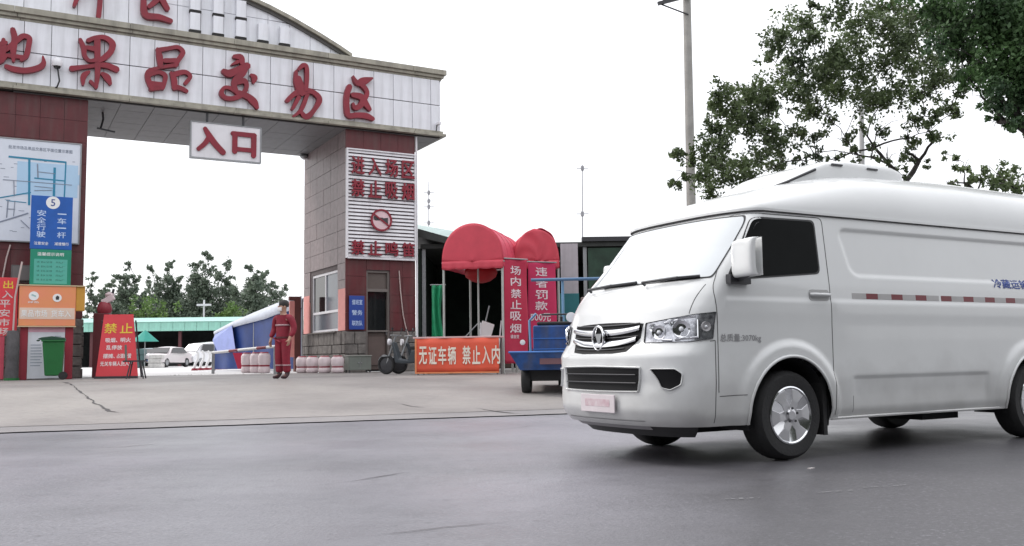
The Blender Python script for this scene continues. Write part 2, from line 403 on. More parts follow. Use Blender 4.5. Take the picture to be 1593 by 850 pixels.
# facade panels, two rows; same along the right-hand end
def ptile(nx, hz):
    mb = MB(); mb.box(0, nx, -.045, 0, 0, hz); return mb
cols = []
cols.append((2.90, 3.23)); s = 2.90
while s > SL + .1: cols.append((max(s - PW, SL), s)); s -= PW
pm = {}
for (a, b) in cols:
    for (z0, z1) in ((8.33, 9.195), (9.215, 10.06)):
        key = (round(b - a, 3), z0)
        mb = ptile(b - a - .014, z1 - z0 - .004)
        if key not in pm: pm[key] = mb.build('panel', WHITE, gate, bevel=.006); pm[key].location = (a + .007, -.10 - rng.random() * .006, z0)
        else:
            o = inst(pm[key], 'panel', gate, (a + .007, -.10 - rng.random() * .006, z0)); md = o.modifiers.new('bevel', 'BEVEL'); md.width = .006; md.limit_method = 'ANGLE'
for k in range(7):
    for (z0, z1) in ((8.33, 9.195), (9.215, 10.06)):
        mb = MB(); mb.box(0, .04, .007, DP / 7 + .02, 0, z1 - z0 - .004)
        o = mb.build('panel', WHITE, gate, bevel=.006); o.location = (SR - .03, -.10 + k * (DP + .2) / 7, z0)
# cornices, stepped
def cornice(z, name, e0, prof):
    for (dz0, dz1, out) in prof:
        mb = MB(); L = 2.9; s = SL - out; 
        while s < SR + out - .01:
            s2 = min(s + L, SR + out); mb.box(s + .004, s2 - .004, -.12 - out, DP + .14 + out * .6, z + dz0, z + dz1); s = s2
        mb.build(name, CREAM, gate, bevel=.008)
cornice(10.06, 'cornice', 0, ((.0, .07, .03), (.073, .17, .10), (.173, .34, .17)))
cornice(8.14, 'lower_cornice', 0, ((.0, .085, .15), (.088, .185, .07)))
# drip shadow under the upper cornice, put in as a thin black fillet
mb = MB(); mb.box(SL, SR + .01, -.125, -.1, 10.03, 10.06); mb.build('drip_shade_line', BLACKISH, gate)
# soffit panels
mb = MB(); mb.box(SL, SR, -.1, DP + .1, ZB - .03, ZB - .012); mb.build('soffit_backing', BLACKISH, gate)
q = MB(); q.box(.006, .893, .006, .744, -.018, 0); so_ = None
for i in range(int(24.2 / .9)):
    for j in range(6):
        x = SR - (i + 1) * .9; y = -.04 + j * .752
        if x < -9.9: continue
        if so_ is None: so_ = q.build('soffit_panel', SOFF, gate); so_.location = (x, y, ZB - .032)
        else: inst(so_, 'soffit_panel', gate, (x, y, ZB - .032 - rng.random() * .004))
# pediment
PE = [(.2, 10.40), (-.2, 10.61), (-.84, 10.91), (-1.76, 11.3), (-2.45, 11.55), (-3.3, 11.80), (-4.4, 12.12), (-5.6, 12.42), (-7.1, 12.68), (-8.7, 12.78)]
PE = PE + [(-17.4 - a, b) for a, b in PE[-2::-1]]
def pez(s):
    for (a, za), (b, zb) in zip(PE[:-1], PE[1:]):
        if b <= s <= a: return za + (zb - za) * (a - s) / (a - b)
    return 10.4
mb = MB(); mb.prism([(a, z - .02) for a, z in PE] + [(-17.6, 10.38), (.2, 10.38)], lambda a, b, h: (a, h, b), .16, .9); mb.build('pediment_core', BLACKISH, gate)
x = .2
k = 0
while x > -17.5:
    a = x - PW
    for (z0, z1) in ((10.41, 11.28), (11.295, 12.15), (12.165, 13)):
        za, zb = min(z1, pez(max(a, -17.5)) - .05), min(z1, pez(x) - .05)
        if max(za, zb) < z0 + .06: continue
        za, zb = max(za, z0 + .01), max(zb, z0 + .01)
        mb = MB(); mb.prism([(a + .007, z0), (x - .007, z0), (x - .007, zb), (a + .007, za)], lambda p, q_, h: (p, h, q_), .11, .158)
        mb.build('panel', WHITE, gate)
    x = a
rk = MB()
for (off, dz, t0) in ((0, 0, -.02), (.09, .0, .05)):
    pass
def rake(z0, z1, t0, t1, m, name):
    mb = MB(); n = len(PE); b = 0
    for (a, z) in PE:
        for (tt, zz) in ((t0, z0), (t1, z0), (t1, z1), (t0, z1)): mb.v.append((a, tt, z + zz))
    for i in range(n - 1):
        for k in range(4):
            k2 = (k + 1) % 4; mb.face((4 * i + k, 4 * i + k2, 4 * i + 4 + k2, 4 * i + 4 + k))
    mb.face((0, 1, 2, 3)); mb.face((4 * n - 4, 4 * n - 3, 4 * n - 2, 4 * n - 1)); mb.build(name, m, gate)
rake(-.06, .05, .03, .98, mat('dark cornice', (.10, .095, .09), .7), 'raking_band'); rake(.052, .17, -.06, 1.05, CREAM, 'raking_cornice')
# lattice of small raised blocks beside the upper characters
blk = MB(); blk.box(0, .29, 0, .13, 0, .52); b0 = None
mbf = MB(); mbf.box(0, .34, -.0, .11, -.07, 0)  # black strip below each raised block
for i in range(6):
    for j, z in enumerate((10.58, 11.19, 11.80)):
        s_ = -4.80 + i * .67 - (0 if j % 2 == 0 else 0)
        if z + .5 > pez(s_ + .3) - .02 or z + .5 > pez(s_) - .02: continue
        if b0 is None: b0 = blk.build('raised_block', WHITE, gate, bevel=.01); b0.location = (s_, -.03, z); f0 = mbf.build('block_under_strip', BLACKISH, gate); f0.location = (s_ - .02, -.01, z - .002)
        else: inst(b0, 'raised_block', gate, (s_, -.03, z)); inst(f0, 'block_under_strip', gate, (s_ - .02, -.01, z - .002))
# brush characters
def brush(name, strokes, t0, depth, m, parent, cs=1.0):
    mb = MB(); q = 0
    for st in strokes:
        # smooth resample
        P = [Vector((a, b, w * .5)) for a, b, w in st]; Q = []
        for i in range(len(P) - 1):
            p0 = P[max(i - 1, 0)]; p1 = P[i]; p2 = P[i + 1]; p3 = P[min(i + 2, len(P) - 1)]
            for k in range(5):
                t = k / 5; Q.append(.5 * ((2 * p1) + (p2 - p0) * t + (2 * p0 - 5 * p1 + 4 * p2 - p3) * t * t + (3 * p1 - p0 - 3 * p2 + p3) * t ** 3))
        Q.append(P[-1]); Lf, Rt = [], []
        for i, p in enumerate(Q):
            d = Q[min(i + 1, len(Q) - 1)] - Q[max(i - 1, 0)]; l = math.hypot(d.x, d.y) or 1; nx, ny = -d.y / l, d.x / l; r = max(.02, p.z)
            Lf.append((p.x + nx * r, p.y + ny * r)); Rt.append((p.x - nx * r, p.y - ny * r))
        def cap(p, d, r):
            a0 = math.atan2(d[1], d[0]); return [(p.x + r * math.cos(a0 + a), p.y + r * math.sin(a0 + a)) for a in (R(-50), 0, R(50))]
        e = Q[-1]; d1 = (Q[-1] - Q[-2]); s0 = Q[0]; d0 = (Q[0] - Q[1])
        hh = depth - q * .004; q += 1
        # quads (concave safe) for front and sides
        n = len(Q); b = len(mb.v)
        for h in (t0, t0 - hh):
            for i in range(n): mb.v.append((Lf[i][0], h, Lf[i][1])); mb.v.append((Rt[i][0], h, Rt[i][1]))
        for i in range(n - 1):
            f = b + 2 * n + 2 * i; mb.face((f, f + 1, f + 3, f + 2)); g = b + 2 * i
            mb.face((g, g + 2, f + 2, f)); mb.face((g + 1, f + 1, f + 3, g + 3))
        for (p, d, r, i0) in ((e, d1, max(.02, e.z), n - 1), (s0, d0, max(.02, s0.z), 0)):
            cp = cap(p, d, r); a1, a2 = (Rt[i0], Lf[i0]) if i0 else (Lf[i0], Rt[i0]); ring = [a1] + cp + [a2]
            mb.prism(ring, lambda a, b_, h: (a, h, b_), t0, t0 - hh)
    return mb.build(name, m, parent, bevel=0)
CH={'地':[[(-9.78,9.24,0.05),(-9.69,9.29,0.06),(-9.55,9.35,0.05)],[(-9.61,9.42,0.05),(-9.61,9.27,0.08),(-9.63,8.99,0.08),(-9.63,8.84,0.06)],[(-9.77,8.75,0.05),(-9.64,8.84,0.06),(-9.54,9.0,0.05)],[(-9.4,9.73,0.07),(-9.35,9.51,0.08),(-9.37,9.18,0.08),(-9.36,8.88,0.04)],[(-9.59,9.11,0.05),(-9.45,9.26,0.07),(-9.26,9.49,0.07),(-9.14,9.6,0.07),(-9.0,9.56,0.07),(-9.01,9.36,0.07),(-9.06,9.07,0.07),(-9.17,8.94,0.05)],[(-9.5,9.01,0.05),(-9.31,9.01,0.06),(-9.15,9.02,0.05)],[(-9.52,8.71,0.06),(-9.35,8.66,0.08),(-9.06,8.66,0.08),(-8.77,8.77,0.08),(-8.64,8.91,0.07),(-8.66,9.11,0.02)]],'果':[[(-7.75,9.71,0.05),(-7.66,9.49,0.07),(-7.63,9.28,0.06),(-7.51,9.15,0.05),(-7.34,9.19,0.06)],[(-7.55,9.72,0.06),(-7.36,9.83,0.06),(-7.12,9.87,0.07),(-6.93,9.73,0.09),(-6.96,9.51,0.08),(-7.11,9.31,0.08),(-7.26,9.18,0.06)],[(-7.32,9.76,0.09),(-7.3,9.22,0.08),(-7.29,8.79,0.07),(-7.32,8.42,0.05)],[(-7.58,9.52,0.06),(-7.39,9.51,0.08)],[(-7.94,8.87,0.08),(-7.66,8.95,0.06),(-7.34,9.04,0.06),(-7.07,9.08,0.08),(-6.81,9.01,0.09)],[(-7.51,8.84,0.04),(-7.64,8.7,0.08),(-7.65,8.47,0.04)],[(-7.46,8.57,0.05),(-7.32,8.44,0.05)],[(-7.16,8.83,0.06),(-7.04,8.74,0.1),(-6.96,8.58,0.05)]],'品':[[(-5.73,9.75,0.05),(-5.67,9.54,0.09),(-5.64,9.26,0.07)],[(-5.71,9.72,0.07),(-5.45,9.81,0.06),(-5.17,9.89,0.06),(-5.03,9.76,0.07),(-5.14,9.54,0.07),(-5.23,9.34,0.06)],[(-5.52,9.44,0.07),(-5.22,9.49,0.07)],[(-5.79,9.16,0.05),(-5.51,9.27,0.05),(-5.2,9.36,0.06)],[(-5.79,9.16,0.06),(-5.97,9.04,0.07),(-5.96,8.82,0.08),(-5.85,8.56,0.06)],[(-5.93,8.97,0.06),(-5.69,9.08,0.06),(-5.51,9.01,0.07),(-5.52,8.8,0.06),(-5.57,8.63,0.06)],[(-5.91,8.71,0.09),(-5.56,8.74,0.06)],[(-5.89,8.56,0.06),(-5.56,8.65,0.06)],[(-5.34,9.11,0.05),(-5.26,8.92,0.09),(-5.24,8.68,0.08)],[(-5.25,9.08,0.08),(-4.97,9.19,0.07),(-4.81,9.08,0.06),(-4.94,8.86,0.06)],[(-5.24,8.72,0.08),(-5.05,8.69,0.07),(-4.91,8.63,0.06)]],'交':[[(-3.56,9.85,0.06),(-3.38,9.85,0.1),(-3.33,9.69,0.08)],[(-3.64,9.59,0.02),(-3.47,9.7,0.06)],[(-3.86,9.36,0.08),(-3.68,9.32,0.12),(-3.42,9.49,0.09),(-3.18,9.62,0.11)],[(-3.24,9.52,0.09),(-3.33,9.35,0.1),(-3.53,9.13,0.09),(-3.55,8.95,0.08),(-3.48,8.77,0.07)],[(-3.53,9.06,0.08),(-3.28,9.15,0.09),(-3.19,9.04,0.07),(-3.23,8.85,0.07),(-3.37,8.69,0.08),(-3.59,8.57,0.07),(-3.81,8.57,0.07),(-3.92,8.69,0.07),(-3.85,8.86,0.05),(-3.68,8.88,0.06),(-3.48,8.78,0.07)],[(-3.41,8.76,0.09),(-3.14,8.68,0.1),(-2.96,8.54,0.11),(-2.87,8.38,0.06)],[(-3.05,9.36,0.05),(-2.96,9.29,0.1),(-2.98,9.15,0.05)]],'易':[[(-1.61,9.73,0.05),(-1.49,9.87,0.07),(-1.37,9.85,0.07),(-1.35,9.53,0.07),(-1.38,9.12,0.07)],[(-1.69,9.65,0.05),(-1.69,9.36,0.07),(-1.64,9.13,0.07)],[(-1.61,9.47,0.07),(-1.53,9.26,0.09),(-1.51,9.03,0.14)],[(-1.95,8.71,0.07),(-1.75,8.93,0.08),(-1.51,9.05,0.11),(-1.2,9.09,0.08),(-0.98,8.95,0.09),(-0.96,8.79,0.09),(-1.1,8.53,0.07),(-1.27,8.32,0.09),(-1.4,8.27,0.09),(-1.51,8.39,0.06)],[(-1.6,8.85,0.07),(-1.79,8.47,0.05)],[(-1.32,9.01,0.06),(-1.44,8.66,0.07),(-1.55,8.43,0.06),(-1.76,8.24,0.04)]],'区':[[(0.15,9.75,0.03),(0.28,9.56,0.09),(0.5,9.64,0.13),(0.78,9.77,0.04)],[(0.41,9.52,0.07),(0.55,9.42,0.08),(0.62,9.25,0.07),(0.5,9.04,0.1),(0.39,8.83,0.09),(0.21,8.74,0.08),(0.15,8.87,0.04)],[(0.14,9.15,0.08),(0.41,9.12,0.11),(0.55,8.94,0.11),(0.7,8.75,0.07)],[(0.03,9.4,0.09),(-0.05,9.13,0.09),(-0.06,8.77,0.09),(-0.0,8.47,0.09),(0.28,8.51,0.09),(0.59,8.52,0.1),(0.81,8.45,0.07)]],'片':[[(-7.72,12.23,0.06),(-7.75,11.39,0.08),(-7.91,10.75,0.05)],[(-7.24,12.38,0.05),(-7.23,11.77,0.08)],[(-7.72,11.73,0.07),(-6.81,11.91,0.07)],[(-7.71,11.25,0.07),(-7.28,11.33,0.07),(-7.28,10.55,0.07)]],'区2':[[(-6.07,11.71,0.08),(-6.1,11.23,0.08),(-6.04,10.8,0.1),(-5.67,10.79,0.09),(-5.35,10.73,0.07)],[(-6.01,12.2,0.04),(-5.87,12.03,0.07),(-5.48,12.05,0.1)],[(-5.69,11.97,0.08),(-5.58,11.65,0.08),(-5.75,11.29,0.08),(-5.95,11.06,0.06)],[(-5.86,11.52,0.08),(-5.63,11.37,0.09),(-5.45,11.09,0.08)]]}
for ch, st in CH.items():
    up_ = ch in ('片', '区2')
    st = [[(a, b, w_ * 1.9) for a, b, w_ in q_] for q_ in st]
    brush('character', st, .10 if up_ else -.15, .16, REDL, gate)

# pillars
def tiles(name, m, parent, s0, s1, z0, z1, ns, nz, plane, face, gap=.012, th=.03, skip=None, rows=None):
    "tiles on a wall: plane='s' along s at t=face (facing -t); plane='t+'/'t-' along t at s=face"
    for j in range(nz):
        zz0 = z0 + (z1 - z0) * j / nz; zz1 = z0 + (z1 - z0) * (j + 1) / nz
        for i in range(ns):
            a = s0 + (s1 - s0) * i / ns; b = s0 + (s1 - s0) * (i + 1) / ns
            if skip and skip((a + b) / 2, (zz0 + zz1) / 2): continue
            mb = MB(); j_ = rng.random() * .006
            if plane == 's': mb.box(a + gap / 2, b - gap / 2, face - th - j_, face, zz0 + gap / 2, zz1 - gap / 2)
            elif plane == 't-': mb.box(face - th - j_, face, a + gap / 2, b - gap / 2, zz0 + gap / 2, zz1 - gap / 2)
            else: mb.box(face, face + th + j_, a + gap / 2, b - gap / 2, zz0 + gap / 2, zz1 - gap / 2)
            mb.build(name, m, parent)
def stones(parent, a0, a1, z0, z1, plane, face, skip=None, hrow=.3):
    z = z0
    while z < z1 - .08:
        h = min(hrow * (.85 + .3 * rng.random()), z1 - z); a = a0 - rng.random() * .2
        if z1 - z - h < .12: h = z1 - z
        while a < a1 - .04:
            L = .3 + .4 * rng.random(); b = min(a + L, a1); aa = max(a, a0)
            if a1 - b < .12: b = a1
            if b - aa > .06 and not (skip and skip((aa + b) / 2)):
                mb = MB(); o = .05 + rng.random() * .035
                if plane == 's': mb.box(aa + .008, b - .008, face - o, face + .01, z + .008, z + h - .008)
                elif plane == 't-': mb.box(face - o, face + .01, aa + .008, b - .008, z + .008, z + h - .008)
                else: mb.box(face - .01, face + o, aa + .008, b - .008, z + .008, z + h - .008)
                mb.build('stone', STONE, parent, bevel=.02)
            a = b
        z += h
for (s0, s1, right) in ((-.0, 2.38, True), (-9.86, -7.48, False)):
    nm = 'pillar_core'
    mb = MB(); g = .04
    if right:   # hollow guard room: walls round door and window
        mb.box(s0 + g, s1 - g, g, DP - .02, 3.68, ZB - .04)
        mb.box(s0 + g, s0 + .2, g, .81, GZ, 3.68); mb.box(s0 + g, s0 + .2, 3.6, DP - .02, GZ, 3.68); mb.box(s0 + g, s0 + .2, .81, 3.6, GZ, 1.7)
        mb.box(s0 + .2, .70, g, .24, GZ, 3.68); mb.box(1.49, s1 - .2, g, .24, GZ, 3.68); mb.box(.70, 1.49, g, .24, 3.6, 3.68)
        mb.box(s1 - .2, s1 - g, g, DP - .02, GZ, 3.68); mb.box(s0 + .2, s1 - .2, DP - .2, DP - .02, GZ, 3.68)
    else: mb.box(s0 + g, s1 - g, g, DP - .02, GZ, ZB - .04)
    mb.build(nm, mat('mortar', (.13, .11, .11), .9), gate)
tiles('tile', REDT, gate, 0.0, .70, 1.68, 3.98, 1, 4, 's', .04, gap=.008)
tiles('tile', REDT, gate, 1.49, 2.38, 1.68, 3.98, 2, 4, 's', .04, gap=.008)
tiles('tile', REDT, gate, .70, 1.49, 3.62, 3.98, 1, 1, 's', .04, gap=.008)
tiles('tile', REDT, gate, 0.0, 2.38, 7.40, 8.10, 4, 1, 's', .04, gap=.008)
tiles('tile', REDT, gate, -9.86, -7.48, 2.0, 8.10, 4, 10, 's', .04, gap=.008)
tiles('tile', BROWN, gate, 0.03, DP, 1.7, 8.1, 6, 12, 't-', .04, skip=lambda t, z: (.81 < t < 3.6 and z < 3.66) or ((t < .78 or t > 3.75) and z < 3.0))
tiles('tile', BROWN, gate, 0.03, DP, 1.7, 8.1, 4, 6, 't+', 2.34)
tiles('tile', BROWN, gate, 0.03, DP, 2.0, 8.1, 5, 8, 't+', -7.52)
mb = MB(); mb.box(.002, .04, .02, .70, 1.70, 3.02); mb.build('painted_panel', PINK, gate); mb = MB(); mb.box(.002, .04, 3.80, DP - .02, 1.70, 3.02); mb.build('painted_panel', PINK, gate)
stones(gate, 0.0, .68, GZ, 1.66, 's', .04); stones(gate, 1.52, 2.38, GZ, 1.66, 's', .04)
stones(gate, 0.0, DP, GZ, 1.68, 't-', .04); stones(gate, 0, DP, GZ, 1.68, 't+', 2.34)
stones(gate, -9.86, -7.48, GZ, 2.0, 's', .04); stones(gate, 0, DP, GZ, 2.0, 't+', -7.52)
# guard room door and window
dr = MB(); dr.box(.74, 1.45, .16, .20, .46, 1.65); d = dr.build('door', mat('brown door', (.085, .062, .055), .5), gate)
mb = MB(); mb.box(.80, 1.36, .13, .159, .6, 1.5); mb.build('door_panel', mat('brown door panel', (.11, .08, .072), .5), d)
mb = MB(); mb.box(.80, 1.39, .17, .19, 1.70, 2.92); mb.build('door_glass', GLASSD, d)
mb = MB(); mb.box(1.40, 1.43, .10, .158, 1.55, 1.72); mb.build('handle', METG, d)
mb = MB()
for q in ((.70, .76, .42, 3.62), (1.43, 1.49, .42, 3.62), (.76, 1.43, 3.54, 3.60), (.76, 1.43, 2.93, 3.02), (.76, 1.43, 1.652, 1.70)): mb.box(q[0], q[1], .06, .22, q[2], q[3])
mb.build('door_frame', mat('door frame', (.16, .14, .13), .5), gate)
mb = MB(); mb.box(.765, 1.425, .14, .155, 3.02, 3.54); mb.build('transom_pane', mat('dusty glass', (.12, .10, .09), .3), gate)
wf = MB()
for q in ((.81, .88, 1.70, 3.68), (3.53, 3.6, 1.70, 3.68), (.88, 3.53, 3.60, 3.68), (.88, 3.53, 1.7, 1.78), (.88, 3.53, 2.32, 2.40), (2.15, 2.21, 2.4, 3.60)): wf.box(.06, .16, q[0], q[1], q[2], q[3])
wfo = wf.build('window_frame', METW, gate)
for (a, b, c, d_) in ((.88, 2.15, 2.40, 3.60), (2.21, 3.53, 2.40, 3.60), (.88, 3.53, 1.78, 2.32)):
    mb = MB(); mb.box(.10, .112, a, b, c, d_); mb.build('pane', mat('booth glass', (.13, .15, .18), .15) if a < 1 else GLASSD, wfo)
mb = MB(); mb.box(-.10, .08, .75, 3.66, 1.66, 1.70); mb.build('window_sill', STONE, gate)
# downpipe and cable on the front
mb = MB(); mb.tube([(2.42, -.03, 8.08), (2.42, -.03, 1.2), (2.42, -.05, GZ + .05)], .035); mb.build('downpipe', METW, gate, smooth=50)
mb = MB(); mb.tube([(1.80, -.02, 3.62), (1.84, -.03, 3.0), (1.93, -.03, 2.2), (2.02, -.03, 1.8), (2.12, -.06, 1.5)], .018, 6); mb.build('cable', mat('pale cable', (.5, .4, .38), .6), gate, smooth=50)
mb = MB(); mb.tube([(-9.28, -.05, 3.95), (-9.36, -.06, 3.6), (-9.43, -.08, 3.1), (-9.46, -.1, 2.6)], .02, 6); mb.build('cable', mat('pale cable', (.5, .4, .38), .6), gate, smooth=50)
# hanging 入口 sign
hs = thing('hanging_sign', 'white hanging sign with two red characters below the gate beam', 'sign', g2w(-3.73, -.06, 6.74), GY)
mb = MB(); mb.box(-1.0, 1.0, -.07, .07, 0, 1.04); mb.build('board', METW, hs, bevel=.012)
mb = MB(); mb.box(-1.03, 1.03, -.09, .09, -.03, 0.0); mb.box(-1.03, -1.0, -.09, .09, 0, 1.06); mb.box(1.0, 1.03, -.09, .09, 0, 1.06); mb.box(-1.0, 1.0, -.09, .09, 1.04, 1.06); mb.build('frame', METG, hs)
RG = [[(-.62, .86, .12), (-.50, .66, .17), (-.32, .42, .18), (-.10, .20, .17)], [(-.50, .62, .15), (-.62, .42, .14), (-.80, .24, .12)]]
brush('character', RG, -.07, .05, REDL, hs)
RG = [[(.24, .80, .15), (.24, .26, .15)], [(.80, .80, .16), (.80, .18, .15)], [(.18, .80, .14), (.82, .80, .14)], [(.24, .34, .13), (.8, .34, .13)]]
brush('character', RG, -.07, .05, REDL, hs)
for a in (-.55, .5): mb = MB(); mb.box(a - .03, a + .03, -.03, .03, 1.06, 1.42); mb.build('hanger', DARKM, hs)
# louvred notice board
lb = thing('louvred_notice_board', 'white slatted board with three rows of red characters on right pillar', 'notice board', g2w(0, 0, 0), GY)
mb = MB(); mb.box(.03, 2.33, -.05, -.0, 4.0, 7.44); mb.build('backing', mat('slat backing', (.16, .13, .15), .6), lb)
sl = None; n = 29
for i in range(n):
    z = 4.06 + (7.38 - 4.06) * i / (n - 1)
    if sl is None:
        mb = MB(); mb.obox((1.18, -.085, 0), (2.26, .018, .082), Matrix.Rotation(R(-22), 3, 'X')); sl = mb.build('slat', METW, lb); sl.location = (0, 0, z)
    else: inst(sl, 'slat', lb, (0, 0, z))
mb = MB()
for q in ((.0, .05, 3.97, 7.47), (2.31, 2.36, 3.97, 7.47), (.05, 2.31, 3.95, 4.01), (.05, 2.31, 7.43, 7.47), (.05, 2.31, 6.50, 6.57)): mb.box(q[0], q[1], -.13, -.0, q[2], q[3])
mb.build('frame', METW, lb)
for row, zc, hh in (('进入场区', 6.93, .58), ('禁止吸烟', 6.20, .56), ('禁止鸣笛', 4.30, .46)):
    for k, ch in enumerate(row): text(ch, .5, (.36 + k * .57, -.15, zc), REDL, lb, 'character', ext=.03, bold=.04, w=.44, h=hh)
mb = MB(); mb.lathe([(.30, -.19), (.36, -.19), (.36, -.13), (.30, -.13)], 40, (1.14, 0, 5.21), 'y', closed=True); em = mb.build('emblem_ring', REDL, lb, smooth=40)
mb = MB(); mb.lathe([(.298, -.165), (.298, -.13)], 40, (1.14, 0, 5.21), 'y'); mb.build('emblem_disc', mat('pink disc', (.72, .52, .55), .5), lb)
mb = MB(); mb.lathe([(.075, -.18), (.075, -.166)], 20, (.95, 0, 5.27), 'y'); mb.box(.98, 1.2, -.18, -.166, 5.20, 5.29); mb.prism([(1.2, 5.17), (1.36, 5.08), (1.36, 5.30), (1.2, 5.27)], lambda a, b, h: (a, h, b), -.18, -.166); mb.build('emblem_mark', DARKM, lb)
mb = MB(); mb.obox((1.14, -.186, 5.21), (.6, .01, .05), Matrix.Rotation(R(35), 3, 'Y')); mb.build('emblem_bar', REDL, lb)
# map board on the left pillar
mp = thing('site_map_board', 'large white board with blue market site map on left pillar', 'map board', g2w(-8.75, -.02, 4.06), GY)
mb = MB(); mb.box(-1.12, 1.1, -.06, 0, 0, 2.74); mb.build('board', mat('map white', (.66, .70, .78), .35, var=.05), mp, bevel=.01)
mb = MB()
for q in ((-1.15, -1.12, -.03, 2.77), (1.1, 1.13, -.03, 2.77), (-1.12, 1.1, 2.74, 2.77), (-1.12, 1.1, -.03, 0)): mb.box(q[0], q[1], -.075, 0, q[2], q[3])
mb.build('frame', METG, mp)
TEAL = mat('teal line', (.02, .22, .36), .5, var=.05); LB = mat('light blue block', (.42, .60, .78), .5, var=.05); GRY = mat('grey line', (.22, .25, .32), .5, var=.05)
text('批发市场及果品交易区平面位置示意图', .1, (.12, -.063, 2.52), GRY, mp, ext=.002, bold=.03, w=1.55, h=.10)
def lines(L, m, d, name):
    mb = MB()
    for i, (x0, z0, x1, z1, w_) in enumerate(L):
        a = Vector((x1 - x0, 0, z1 - z0)); l = a.length; mb.obox(((x0 + x1) / 2, -.062 - d - i * .0003, (z0 + z1) / 2), (l + w_, .004, w_), Matrix.Rotation(-math.atan2(a.z, a.x), 3, 'Y'))
    mb.build(name, m, mp)
lines([(.02, 1.7, .6, 1.7, .9), (.75, 1.75, .95, 1.75, .28)], LB, 0, 'map_block')
lines([(-.62, 2.25, .72, 2.22, .05), (-.15, 2.22, -.12, 1.0, .055), (.47, 2.02, .47, .7, .06), (.74, 2.22, .72, .7, .035), (0, 1.72, .72, 1.7, .035), (-1.1, 1.05, -.1, 1.32, .03), (-.65, 1.06, -.2, 1.04, .02)], TEAL, .003, 'map_road')
lines([(-.75, 1.62, .9, 1.60, .018), (-1.08, .36, -.15, .75, .035), (-.62, 1.06, -.64, .62, .03), (-.46, 1.06, -.48, .66, .02), (-.64, .84, -.46, .84, .02), (.05, 2.1, .07, 1.75, .03), (.07, 1.9, .47, 1.88, .018), (-.5, 1.6, -.48, 1.2, .02), (0, 1.5, .45, 1.48, .015), (0, 1.38, .42, 1.42, .015), (-.3, .55, -.1, .35, .02)], GRY, .006, 'map_lane')
mb = MB()
for k in range(40): x = rng.uniform(-1.0, 1.0); z = rng.uniform(.2, 2.35); mb.box(x, x + rng.uniform(.06, .14), -.0635, -.0628, z, z + .015)
mb.build('map_note', GRY, mp)
# cameras on the beam, little spike
def cctv(s, z, lab, big=1):
    c = thing('security_camera', lab, 'camera', g2w(s, -.14, z), GY)
    mb = MB(); mb.tube([(0, 0, -.62), (.05, -.10, -.60), (.10, -.16, -.45), (.04, -.16, -.05)], .022, 8); mb.build('bracket', DARKM, c, smooth=50)
    mb = MB(); mb.lathe([(.05, -.06), (.12, -.05), (.135, .02), (.13, .1), (.08, .16), (.03, .2)], 20, (.03, -.17, .0), 'z'); mb.build('housing', METW, c, smooth=40)
    mb = MB(); mb.lathe([(.02, -.13), (.07, -.11), (.095, -.06)], 16, (.03, -.17, .0), 'z'); mb.build('lens_dome', GLASSD, c, smooth=40)
    return c
cctv(-8.34, 8.92, 'white dome camera on hooked bracket left of the second large character')
c2 = thing('security_camera', 'small bullet camera at the lower right corner of the gate beam', 'camera', g2w(3.08, -.15, 8.42), GY)
mb = MB(); mb.tube([(0, 0, -.12), (-.03, -.10, -.08), (-.02, -.12, .08)], .02); mb.build('bracket', DARKM, c2); mb = MB(); mb.obox((.02, -.16, .12), (.09, .24, .09)); mb.build('housing', METW, c2, bevel=.01)
for (s_, t_) in ((-7.0, 3.4), (-3.9, 1.3), (.0, .9)):
    pass
sp = thing('soffit_lamp', 'small round lamp under the beam beside the brown pillar side', 'lamp', g2w(-.1, 4.2, ZB - .05), GY)
mb = MB(); mb.lathe([(.05, 0), (.13, -.03), (.15, -.09), (.1, -.15)], 18); mb.build('lamp_shade', METG, sp, smooth=40)
mb = MB(); mb.lathe([(.09, -.151), (.05, -.19)], 14); mb.build('lens', METW, sp)
sp = thing('broken_lamp_bracket', 'dark bent bracket hanging under the beam beside left pillar', 'bracket', g2w(-7.0, 1.2, ZB - .05), GY)
mb = MB(); mb.tube([(0, 0, 0), (.02, 0, -.2), (-.05, 0, -.5)], .03, 6); mb.build('stem', DARKM, sp); mb = MB(); mb.obox((.1, 0, -.52), (.5, .06, .05), Matrix.Rotation(R(8), 3, 'Y')); mb.build('arm', DARKM, sp)

# scraps of litter on the apron and road
for (px, py, z_, sz, lab) in ((672, 583, .37, .16, 'white scrap of litter on the ground before the orange banner'), (1262, 734, 0, .022, 'tiny pale scrap on the dark asphalt in front of the van wheel')):
    x, y = pg(px, py, z_); t = thing('litter', lab, 'litter', (x, y, gz(x, y) + .02 if z_ else .003), .4)
    mb = MB(); mb.grid(lambda u, v: Vector(((u - .5) * sz * 2, (v - .5) * sz, .02 + .25 * sz * noise.noise(Vector((u * 3, v * 3, px))))), 5, 4); mb.build('scrap', mat('pale litter', (.6, .56, .55), .8), t, solid=.004)

# ---------------------------------------------------------------- the white high-roof van
VY = R(29.87)
van = thing('delivery_van', 'white high roof cargo van driving left along the asphalt road', 'van', (1.661, 7.809, 0), VY)
def interp(x, P):
    if x <= P[0][0]: return P[0][1]
    for (a, ya), (b, yb) in zip(P[:-1], P[1:]):
        if x <= b: return ya + (yb - ya) * (x - a) / (b - a)
    return P[-1][1]
def sinterp(x, P):
    return (interp(x - .015, P) + interp(x, P) + interp(x + .015, P)) / 3
WZ = [(.25, .79), (.36, .83), (.6, .85), (1.1, .855), (1.32, .845), (1.88, .79)]
SF = [(.25, -1.08), (.32, -1.15), (.40, -1.185), (.52, -1.18), (.60, -1.17), (.80, -1.185), (.85, -1.15), (.90, -1.115), (1.02, -1.09), (1.14, -1.05), (1.24, -.99), (1.30, -.94), (1.335, -.905), (1.60, -.625), (1.86, -.385), (1.90, -.355)]
